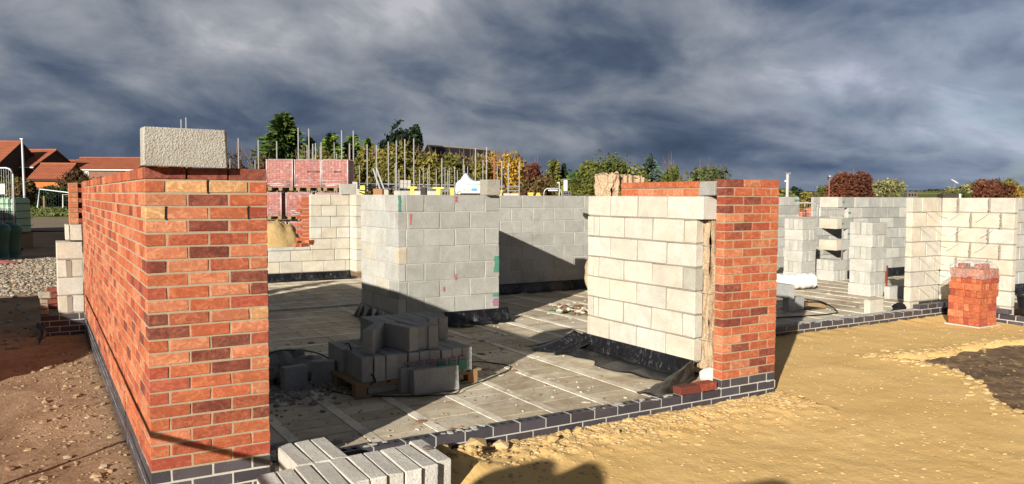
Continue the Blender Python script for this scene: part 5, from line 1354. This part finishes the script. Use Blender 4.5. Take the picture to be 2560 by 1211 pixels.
part(mb, 'wrapping', root); mb = MB(); mb.box((.39, .0, 0), (.5, .3, zat(542, 28)+.2), 'pallet_film', X=X, ch=.02); part(mb, 'film_end', root)

# ================================================================== HOUSES
def house(px0, px1, yr, ye, D, depth, label, wall='brown_wall', roofm='pantiles', chim=(), wins=(), hip=0, ang=0, rows=None, open_=False, yb=None):
    X = local(px0, D, 0, ang); W = (px1-px0)/FOC*D/math.cos(ang); zr = 1.6526+(489-yr)/FOC*(D+depth/2); ze = zat(ye, D)
    root = thing('house', label, 'house', tuple(G(px0, D, -.2)), 'houses with red roofs at left'); mb = MB()
    e = .25; T = .12
    mb.box((e, .35, -.3), (W-e, depth-.35, ze), wall, X=X)
    for x in (e, W-e): mb.add([X((x, .35, ze)), X((x, depth-.35, ze)), X((x, depth/2, zr-.1))], [(0, 1, 2)], wall)
    part(mb, 'wall', root)
    mb = MB()
    # pantile rolls: corrugated slope
    n_ = max(12, int(W/.30))
    for s_ in (0, 1):
        def f(a, b_):
            y = (depth/2)*b_ if not s_ else depth-(depth/2)*b_; zz = ze+(zr-ze)*b_+.055*abs(math.sin(a*n_*math.pi))+.0; return X((W*a, y, zz))
        mb.grid(n_*4, 8, f, roofm)
        mb.add([X((0, 0 if not s_ else depth, ze-T)), X((W, 0 if not s_ else depth, ze-T)), X((W, depth/2, zr-T)), X((0, depth/2, zr-T))], [(0, 1, 2, 3)], roofm)
    mb.tube([X((0, depth/2, zr+.03)), X((W, depth/2, zr+.03))], .12, roofm, 8); rf = part(mb, 'roof', root)
    mb = MB(); mb.box((0, -.04, ze-.16), (W, .06, ze-.02), 'white_frame' if wall != 'orange_wall' else 'dark_wall', X=X); part(mb, 'eaves', root)
    for (px, yt, w_) in chim:
        mb = MB(); x = (px-px0)/FOC*D; zt = zat(yt, D); mb.box((x-w_/2, depth*.45, zr-1.2), (x+w_/2, depth*.45+.5, zt-.25), wall, X=X); mb.box((x-w_/2-.05, depth*.45-.05, zt-.25), (x+w_/2+.05, depth*.45+.55, zt-.15), wall, X=X)
        mb.tube([X((x, depth*.45+.25, zt-.15)), X((x, depth*.45+.25, zt+.1))], .12, 'orange_wall', 8); o = mb.build('chimney'); o.parent = rf
    for (xa, xb, ya, yb_) in wins:
        A_, B_ = (xa-px0)/FOC*D, (xb-px0)/FOC*D; z1, z0 = zat(ya, D), zat(yb_, D); mb = MB()
        mb.box((A_, .28, z0), (B_, .349, z1), 'white_frame', X=X); wn = part(mb, 'window', root)
        mb = MB(); m_ = (A_+B_)/2; g = .09
        mb.box((A_+g, .27, z0+g), (m_-g/2, .279, z1-g), 'window_glass', X=X); mb.box((m_+g/2, .27, z0+g), (B_-g, .279, z1-g), 'window_glass', X=X); o = mb.build('pane'); o.parent = wn
    return root
house(162, 346, 401, 429, 110, 9, 'long low house with red pantile roof and white window, left of the perched block', wins=((214, 223, 434, 444),), chim=((165, 399, .9),))
house(342, 420, 388, 429, 114, 10, 'taller red roof gable end mostly hidden behind the block on the brick wall')
house(100, 160, 408, 424, 124, 8, 'far small red roof with a chimney pot between the nearer roofs', chim=((121, 403, .8),))
house(70, 158, 416, 455, 96, 7, 'small outbuilding with steep red pantile roof and orange wall at left', wall='orange_wall', ang=R(4))
house(2, 96, 382.5, 424, 104, 9, 'house with big red pantile roof and dark gable at the left', wall='dark_wall', ang=R(-7))
house(-120, 1, 362, 418, 99, 10, 'house gable cut by the left edge of the view', wall='dark_wall')
# slate-roofed building in the trees
p0, p1 = G(1068, 75, 0), G(1226, 82.5, 0); d = p1-p0; ang = math.atan2(d.y, d.x); Lb = d.length; Xh = frame((p0.x, p0.y, 0), ang); zr = zat(367.5, 75); ze = zr-3.4; dp = 2.6
root = thing('slate_barn', 'long building with a dark slate roof and stone gable rising behind the hedge', 'barn', tuple(G(1068, 75)))
mb = MB(); mb.box((.2, -dp+.3, -.3), (Lb-.2, dp-.3, ze), 'stone_gable', X=Xh)
for x in (0,): mb.add([Xh((x, -dp, ze-.1)), Xh((x, dp, ze-.1)), Xh((x, 0, zr+.12)), Xh((x+(.35 if x == 0 else -.35), -dp, ze-.1)), Xh((x+(.35 if x == 0 else -.35), dp, ze-.1)), Xh((x+(.35 if x == 0 else -.35), 0, zr+.12))], [(0, 1, 2), (3, 5, 4), (0, 2, 5, 3), (1, 4, 5, 2), (0, 3, 4, 1)], 'stone_gable')
part(mb, 'wall', root); mb = MB()
for s_ in (-1, 1): mb.add([Xh((.2, s_*dp, ze)), Xh((Lb-.2, s_*dp, ze)), Xh((Lb-.2, 0, zr)), Xh((.2, 0, zr))], [(0, 1, 2, 3)], 'slate_roof')
mb.tube([Xh((.1, 0, zr+.05)), Xh((Lb-.1, 0, zr+.05))], .09, 'stone_gable', 6); rf = part(mb, 'roof', root)
mb = MB(); mb.box((1.9, -2.2, ze+1.45), (2.8, -1.5, ze+1.9), 'window_glass', X=Xh); mb.box((1.85, -2.25, ze+1.85), (2.85, -1.6, ze+1.93), 'white_frame', X=Xh); o = mb.build('skylight'); o.parent = rf

# ================================================================== TREES
def leaf(mb, p, s_, col, nrm=None, el_=1.0):
    a = Vector((random.gauss(0, 1), random.gauss(0, 1), random.gauss(0, 1))).normalized()
    b_ = a.cross(Vector((random.gauss(0, 1), random.gauss(0, 1), random.gauss(0, 1)))).normalized()
    f = random.uniform(.7, 1.25); c = (col[0]*f, col[1]*f, col[2]*f, 0)
    a = a*s_*el_; b_ = b_*s_*.6
    mb.add([p-a, p+b_*.9, p+a, p-b_*.9], [(0, 1, 2, 3)], 'leaves', c)
def jitterc(c, cols, k): 
    q = noise.noise(k); i = int((q*.5+.5)*len(cols)*.999+random.uniform(-.45, .45)); return cols[max(0, min(len(cols)-1, i))]
def crown_round(mb, c, rx, rz, n, s_, cols, lobes=9, sd=0, flat_=1.0):
    L_ = [(Vector((0, 0, 0)), .80), (Vector((0, 0, -rz*.2)), .75)]
    for i in range(lobes):
        a = random.uniform(0, 6.28); e = random.uniform(-.5, 1.0); L_.append((Vector((math.cos(a)*rx*.62*math.cos(e), math.sin(a)*rx*.62*math.cos(e), rz*.62*math.sin(e))), random.uniform(.26, .46)))
    for _ in range(n):
        o, r = random.choice(L_); d = Vector((random.gauss(0, 1), random.gauss(0, 1), random.gauss(0, 1))).normalized(); q = random.random()**.38
        p = o+Vector((d.x*rx, d.y*rx, d.z*rz*flat_))*r*q*random.uniform(.8, 1.18)
        w_ = c+p; g = noise.noise(Vector((w_.x*.55+sd, w_.y*.55, w_.z*.75)))
        if g < -.26 and q > .6: continue
        leaf(mb, w_, s_*random.uniform(.6, 1.3), jitterc(None, cols, Vector((w_.x*.35, w_.y*.35, w_.z*.45+sd))))
def trunk_mb(base, h, r, spread, n=6, mname='bark'):
    mb = MB(); mb.tube([tuple(base), tuple(base+Vector((.05*h*.2, 0, h*.45))), tuple(base+Vector((0, .02*h, h*.8)))], [r, r*.7, r*.3], mname, 7)
    for i in range(n):
        a = random.uniform(0, 6.28); z_ = h*random.uniform(.3, .7); e = base+Vector((math.cos(a)*spread*.7, math.sin(a)*spread*.7, min(h*.95, z_+spread*random.uniform(.4, .9))))
        mb.tube([tuple(base+Vector((0, 0, z_))), tuple((base+Vector((0, 0, z_))).lerp(e, .5)+Vector((0, 0, .1*spread))), tuple(e)], [r*.4, r*.25, r*.08], mname, 5)
    return mb
def broad(px, D, ytop, wpx, cols, label, n=2600, s_=.16, name='broadleaf_tree', low=.03, grp=None, twigs=0, cat='tree', lobes=9):
    b_ = G(px, D, -.2); zt = zat(ytop, D); rx = wpx/2/FOC*D; h = zt+.2; root = thing(name, label, cat, tuple(b_), grp)
    tm = trunk_mb(b_, h*.9, max(.06, h*.02), rx)
    mb = MB(); cz = -.2+h*(low+(1-low)/2); rz = h*(1-low)/2
    crown_round(mb, Vector((b_.x, b_.y, cz)), rx*1.22, rz*1.12, int(n*1.35), s_, cols, lobes, px)
    part(mb, 'crown', root)
    for _ in range(twigs):
        a = random.uniform(-1, 1)*rx*.8; q = b_+rt2*a+Vector((0, 0, h*random.uniform(.7, .9))); e = q+rt2*(a*.15+random.gauss(0, .15))+Vector((0, 0, h*random.uniform(.1, .28)*(1-abs(a)/rx*.6))); tm.tube([tuple(q), tuple(e)], [.03, .008], 'twig', 4, cap=False)
    part(tm, 'trunk', root)
def conifer(px, D, ytop, wpx, cols, label, n=3400, s_=.2, name='conifer_tree', shape=1.0, droop=.25, low=.0, grp=None, power=.8):
    b_ = G(px, D, -.2); zt = zat(ytop, D); rx = wpx*.72/FOC*D; h = zt+.2; n = int(n*1.3); root = thing(name, label, 'tree', tuple(b_), grp)
    mb = MB(); mb.tube([tuple(b_), tuple(b_+Vector((0, 0, h*.93)))], [h*.02, .02], 'bark', 7); part(mb, 'trunk', root)
    mb = MB(); nb = int(n/22)
    for i in range(nb):
        q = (i+random.random())/nb; z_ = h*(low+(1-low)*q); r = rx*((1-q)**power*shape+.03); a = random.uniform(0, 6.28)
        r *= random.uniform(.72, 1.12); dx, dy = math.cos(a), math.sin(a); up_ = random.uniform(-.05, .35)
        for k in range(22):
            u = random.random()**.6; p = b_+Vector((dx*r*u, dy*r*u, z_+r*u*up_-droop*r*u*u)); p += Vector((random.gauss(0, .05*r+.05), random.gauss(0, .05*r+.05), random.gauss(0, .10)))
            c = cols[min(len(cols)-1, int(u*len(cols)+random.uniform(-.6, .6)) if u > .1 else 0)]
            d = Vector((dx, dy, up_-droop*1.4+random.uniform(-.3, .3))).normalized()*s_*random.uniform(.8, 1.6); w_ = d.cross(Vector((random.gauss(0, 1), random.gauss(0, 1), random.gauss(0, 1)))).normalized()*s_*.38
            f = random.uniform(.7, 1.25); mb.add([p-d, p+w_, p+d, p-w_], [(0, 1, 2, 3)], 'leaves', (c[0]*f, c[1]*f, c[2]*f, 0))
    part(mb, 'crown', root)
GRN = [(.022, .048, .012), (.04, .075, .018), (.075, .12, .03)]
BRG = [(.03, .055, .012), (.07, .115, .02), (.13, .19, .035)]
DRK = [(.012, .022, .012), (.02, .036, .018), (.035, .06, .025)]
BRO = [(.065, .060, .018), (.115, .108, .028), (.17, .15, .035), (.22, .175, .045)]
DBR = [(.05, .032, .018), (.085, .05, .025), (.12, .085, .03)]
YEL = [(.13, .085, .018), (.27, .16, .022), (.38, .23, .03), (.42, .29, .06)]
RED = [(.07, .022, .018), (.11, .035, .022), (.10, .06, .03)]
OLV = [(.04, .05, .016), (.08, .095, .022), (.14, .15, .035), (.19, .19, .05)]
BLU = [(.03, .052, .045), (.05, .082, .07), (.08, .12, .10)]
RUS = [(.075, .028, .018), (.12, .042, .024), (.15, .062, .034)]
PAL_ = [(.14, .15, .06), (.20, .20, .09), (.26, .25, .13)]
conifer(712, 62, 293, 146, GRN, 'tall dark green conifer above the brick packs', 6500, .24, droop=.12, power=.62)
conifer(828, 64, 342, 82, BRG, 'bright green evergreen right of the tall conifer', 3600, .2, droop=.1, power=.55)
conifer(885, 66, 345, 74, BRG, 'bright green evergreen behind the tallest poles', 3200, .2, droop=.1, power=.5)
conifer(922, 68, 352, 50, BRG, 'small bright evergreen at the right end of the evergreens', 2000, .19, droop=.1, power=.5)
conifer(775, 66, 352, 60, BRG, 'evergreen between the tall conifer and its brighter neighbours', 2000, .19, droop=.1, power=.5)
broad(968, 74, 326, 52, DRK, 'small dark round-topped tree left of the larger dark one', 3000, .2, 'pine_tree')
broad(1020, 72, 304, 84, DRK, 'dark round pine behind the brown hedge', 7000, .22, 'pine_tree', .1)
hedge = [(598, 372, 80, DBR, 'brown bushy tree left of the tall conifer'), (648, 385, 60, DBR, 'low brown bush at the foot of the tall conifer'), (780, 372, 90, BRO, 'olive bush below the gap in the evergreens'), (860, 385, 110, BRO, 'olive bush in front of the bright evergreens'), (935, 372, 90, BRO, 'olive brown bush before the small dark trees'),
         (1000, 362, 100, BRO, 'tall olive brown bush below the dark round pine'), (1065, 378, 90, BRO, 'olive bush in front of the stone gable'), (1125, 388, 90, BRO, 'olive bush below the slate roof'), (1175, 385, 90, BRO, 'olive bush below the right part of the slate roof')]
for x, y, w_, c, l in hedge: broad(x, 52, y-6, w_*1.12, c, l, 3600, .13, 'bush', 0, 'bushes of the brown hedge', 14, 'bush')
for k, px in enumerate(range(1290, 1840, 50)): broad(px, 56+(k % 3), 446+6*math.sin(k*2.1), 92, (OLV[:3]+BRO[:2]) if k % 2 else (DBR+OLV[:2]), 'low bush of the hedge line right of the yellow tree, %s from the left' % ORD[k % 11], 1500, .13, 'bush', 0, 'low bushes of the hedge line', 4, 'bush')
broad(1252, 54, 378, 122, YEL, 'bright yellow autumn tree at the right end of the slate roof', 4600, .13, twigs=46, low=.02)
broad(1338, 60, 398, 66, RED, 'dark red autumn tree right of the yellow tree', 2600, .14, low=.0, twigs=10)
broad(1340, 52, 432, 90, DBR+OLV[:1], 'brownish bush below the dark red tree', 2200, .12, 'bush', 0, cat='bush')
conifer(1383, 62, 405, 44, OLV, 'narrow olive tree between the red tree and the large green one', 2400, .16, droop=.1, power=.45)
conifer(1407, 63, 414, 24, DRK+OLV[:1], 'slim dark tree beside the narrow olive one', 1200, .15, droop=.1, power=.4)
broad(1440, 60, 417, 60, GRN, 'dark green spreading tree left of the large green one', 2000, .16, low=0)
broad(1520, 55, 368, 160, OLV, 'large rounded green tree above the torn insulation', 9500, .14, low=.0, lobes=14)
broad(1468, 54, 418, 80, OLV, 'yellow-green bush left of the large rounded tree', 2400, .13, 'bush', 0, cat='bush')
conifer(1622, 62, 393, 78, BLU, 'blue-green conifer behind the brick return', 3600, .2, 'spruce_tree', 1, .35, power=.6)
broad(1672, 60, 395, 44, OLV+PAL_[:1], 'thin yellowing birch right of the blue-green conifer', 900, .13, 'birch_tree', .3, twigs=12)
broad(1690, 57, 432, 90, OLV, 'low olive bush behind the brick return', 1600, .13, 'bush', 0, cat='bush')
broad(1770, 60, 405, 92, [(.035, .045, .02), (.055, .07, .03), (.08, .10, .04)], 'dark spiky green tree behind the brick corner pier', 3400, .17, low=0, lobes=12, twigs=16)
for x, y, w_, c, l in ((1920, 462, 50, DBR, 'brown bush just right of the brick pier top'), (1955, 468, 70, OLV, 'olive scrub behind the camera mast'), (2000, 476, 60, BRO, 'brown scrub left of the utility pole'), (2035, 482, 60, DBR, 'low brown scrub beside the utility pole')): broad(x, 75, y, w_, c, l, 1500, .17, 'bush', 0, 'scrub bushes at right', 0, 'bush')
broad(1992, 120, 461, 40, DRK, 'dark tree clump behind the camera mast', 900, .3)
broad(2052, 420, 459, 22, OLV, 'small round tree on the far field left of the utility pole', 500, .8, low=.15)
broad(2124, 70, 422, 98, RUS, 'big russet brown autumn tree', 6500, .16, low=.0, lobes=14, twigs=14)
broad(2217, 125, 440, 78, PAL_, 'pale airy willow tree right of the russet tree', 1500, .26, low=.2, lobes=12, twigs=18)
broad(2190, 85, 478, 100, DBR, 'brown bush under the pale willow', 1300, .16, 'bush', 0, cat='bush')
broad(2398, 160, 452, 66, PAL_+OLV[:1], 'grey-green tree under the turbine blade', 1300, .34, low=.1)
broad(2425, 160, 448, 60, OLV[:2]+PAL_[:1], 'grey-olive tree left of the russet one at the right', 1200, .34, low=.1)
broad(2400, 110, 470, 130, OLV[:2]+BRO[:2], 'olive hedge below the grey-green trees', 1600, .22, 'bush', 0, cat='bush')
broad(2475, 82, 441, 92, RUS, 'russet bushy tree at the right before the green one', 3000, .18, low=0)
broad(2503, 92, 430, 70, OLV, 'yellow-green tree behind the russet one at the right edge', 3000, .2, low=0)
broad(2552, 84, 455, 60, [(.22, .14, .03), (.30, .20, .04), (.14, .12, .03)], 'orange-yellow tree at the very right edge', 1800, .18, low=0)
broad(1300, 80, 440, 60, DBR, 'far brown bush between the yellow tree and the red tree', 900, .18, 'bush', 0, cat='bush')
mb = MB()
for k in range(160): p = at(2315+55*random.random(), 640); leaf(mb, Vector((p.x, p.y, zat(470.5+random.uniform(-1.5, 1.5), 640))), .9, (.012, .018, .016))
stuff(mb.build('far_wood'), 'thin dark wood on the far skyline at right', 'wood')
mb = MB()
for k in range(700):
    px = random.uniform(1960, 2560); p = at(px, 520+random.uniform(-6, 6)); leaf(mb, Vector((p.x, p.y, zat(474.5+random.uniform(-1, .8)+2*math.sin(px*.01), 520))), .8, random.choice([(.03, .04, .015), (.05, .05, .02)]))
stuff(mb.build('far_hedge'), 'thin dark hedge line across the far fields', 'hedge')
for x, D, y, w_, c, l in ((28, 74, 432, 60, OLV, 'olive ivy-clad bush behind the fence panel with the notice'), (58, 72, 440, 56, DBR+RED[:1], 'dark reddish bush in front of the outbuilding at left'), (190, 90, 427, 80, DBR, 'large rounded brown bush in front of the long low house'), (235, 88, 442, 60, DBR, 'brown bush right of the large rounded one'),
                         (110, 88, 468, 80, DRK+OLV[:1], 'dark green hedge below the orange wall, left part'), (160, 86, 466, 80, DRK+OLV[:1], 'dark green hedge below the orange wall, right part'), (200, 86, 468, 70, DRK, 'dark green hedge just left of the brick stub')):
    broad(x, D, y, w_, c, l, 2600, .15, 'bush', 0, cat='bush', grp='bushes before the far houses')
mb = MB()
p0, p1 = G(85, 80, 0), G(260, 80, 0); 
for _ in range(6000):
    q = random.random(); p = p0.lerp(p1, q)+Vector((random.gauss(0, .4), random.gauss(0, .4), random.uniform(.2, 2.1))); leaf(mb, p, .16, random.choice(DRK))
stuff(mb.build('hedge_bank'), 'dark shaded ground cover behind the sagging white fence', 'hedge')

# ================================================================== JUST OUTSIDE THE VIEW (they cast the shadows that fall into it)
root = thing('guard_rail', 'tubular guard rail standing to the left of the brick wall, outside the view', 'guard rail', (-1.45, 2, -.2))
for zz in (.92, .62):
    mb = MB(); mb.tube([(-1.45, -3.0, zz-.03), (-1.45, 1.5, zz), (-1.45, 5.6, zz+.03)], .021 if zz > .8 else .012, 'galvanised_steel', 8); part(mb, 'rail', root)
for y in (.4, 5.3): mb = MB(); mb.tube([(-1.45, y, -.25), (-1.45, y, .95)], .018, 'galvanised_steel', 8); part(mb, 'post', root)
mb = MB()
def mound(a, b_):
    x = -5.4+2.9*a; y = 2.1+7.9*b_; q = max(0, 1-abs(a*2-1)**3.0)*max(0, 1-abs(b_*2-1)**9)
    return (x, y, -.25+1.72*q+.10*noise.noise(Vector((x*1.5, y*1.5, 1)))*q)
mb.grid(30, 60, mound, 'brown_soil'); tag(mb.build('shadow_caster_heap', smooth=True), 'made-up heap of brown soil added left of the view to cast a shadow', 'soil heap')  # added unseen heap, shaped so its shadow darkens the ground at left
Xg = frame((-3.3, -4.55, -.2), math.atan2(-.35, 2.25)); root = thing('fence_panel', 'site fence panel with round corners just left of the viewpoint, outside the view', 'fence panel', (-3.3, -4.55, -.2))
mb = MB(); q = .22; Hh, Wd = 2.0, 2.28
mb.tube([Xg(p) for p in [(0, 0, 0), (0, 0, Hh-q)]+[(q-q*math.cos(R(a)), 0, Hh-q+q*math.sin(R(a))) for a in (30, 60, 90)]+[(Wd-q+q*math.sin(R(a)), 0, Hh-q+q*math.cos(R(a))) for a in (0, 30, 60, 90)]+[(Wd, 0, 0)]], .024, 'galvanised_steel', 8); part(mb, 'frame', root, True)
for x in (0, Wd): mb = MB(); mb.box((x-.12, -.3, -.02), (x+.12, .3, .12), 'dark_wall', X=Xg, ch=.02); part(mb, 'foot', root)
root = thing('shadow_caster_bag', 'made-up bulk bag on pallets left of the viewpoint, added unseen to cast a shadow', 'bulk bag', (-2.1, -3.75, -.2))  # added out of view in place of a person to cast a humped shadow
mb = MB()
for i in range(7): mb.box((-2.42, -4.05, -.2+.14*i), (-1.82, -3.45, -.2+.14*i+.12), 'wood')
part(mb, 'pallet_stack', root)
mb = MB()
def bag(a, b_):
    th_ = a*6.2832; r = .33*(1-.04*(b_*2-1)**2)*(1 if b_ < .75 else 1-((b_-.75)/.25)**2*.85)
    c_ = math.cos(th_); s_ = math.sin(th_); ee = .55; ox = r*abs(c_)**ee*(1 if c_ > 0 else -1); oy = r*abs(s_)**ee*(1 if s_ > 0 else -1)
    zz = .78+.96*b_**.9; u = ox*.602-oy*.799
    if b_ > .6: zz -= .13*math.exp(-((u-.03)/.09)**2)*(b_-.6)/.4-(.05 if u > .12 else 0)*(b_-.6)/.4
    return (-1.95+ox, -3.76+oy, zz)
mb.grid(40, 24, bag, 'white_plastic'); part(mb, 'bag', root, True)
root = thing('shadow_caster_building', 'made-up brick building added left of the view to cast a shadow', 'building', (-22, 22, -.2))  # added out of view to cast the broad far shadow at left
mb = MB(); Xv = frame((-15, 10.5, -.2), R(90)); mb.box((0, 0, 0), (19, 6, 6.4), 'brown_wall', X=Xv); part(mb, 'wall', root)
mb = MB(); mb.add([Xv((-.3, -.3, 6.4)), Xv((19.3, -.3, 6.4)), Xv((19.3, 3, 8.2)), Xv((-.3, 3, 8.2)), Xv((-.3, 6.3, 6.4)), Xv((19.3, 6.3, 6.4))], [(0, 1, 2, 3), (3, 2, 5, 4), (0, 3, 4), (1, 5, 2)], 'pantiles'); part(mb, 'roof', root)
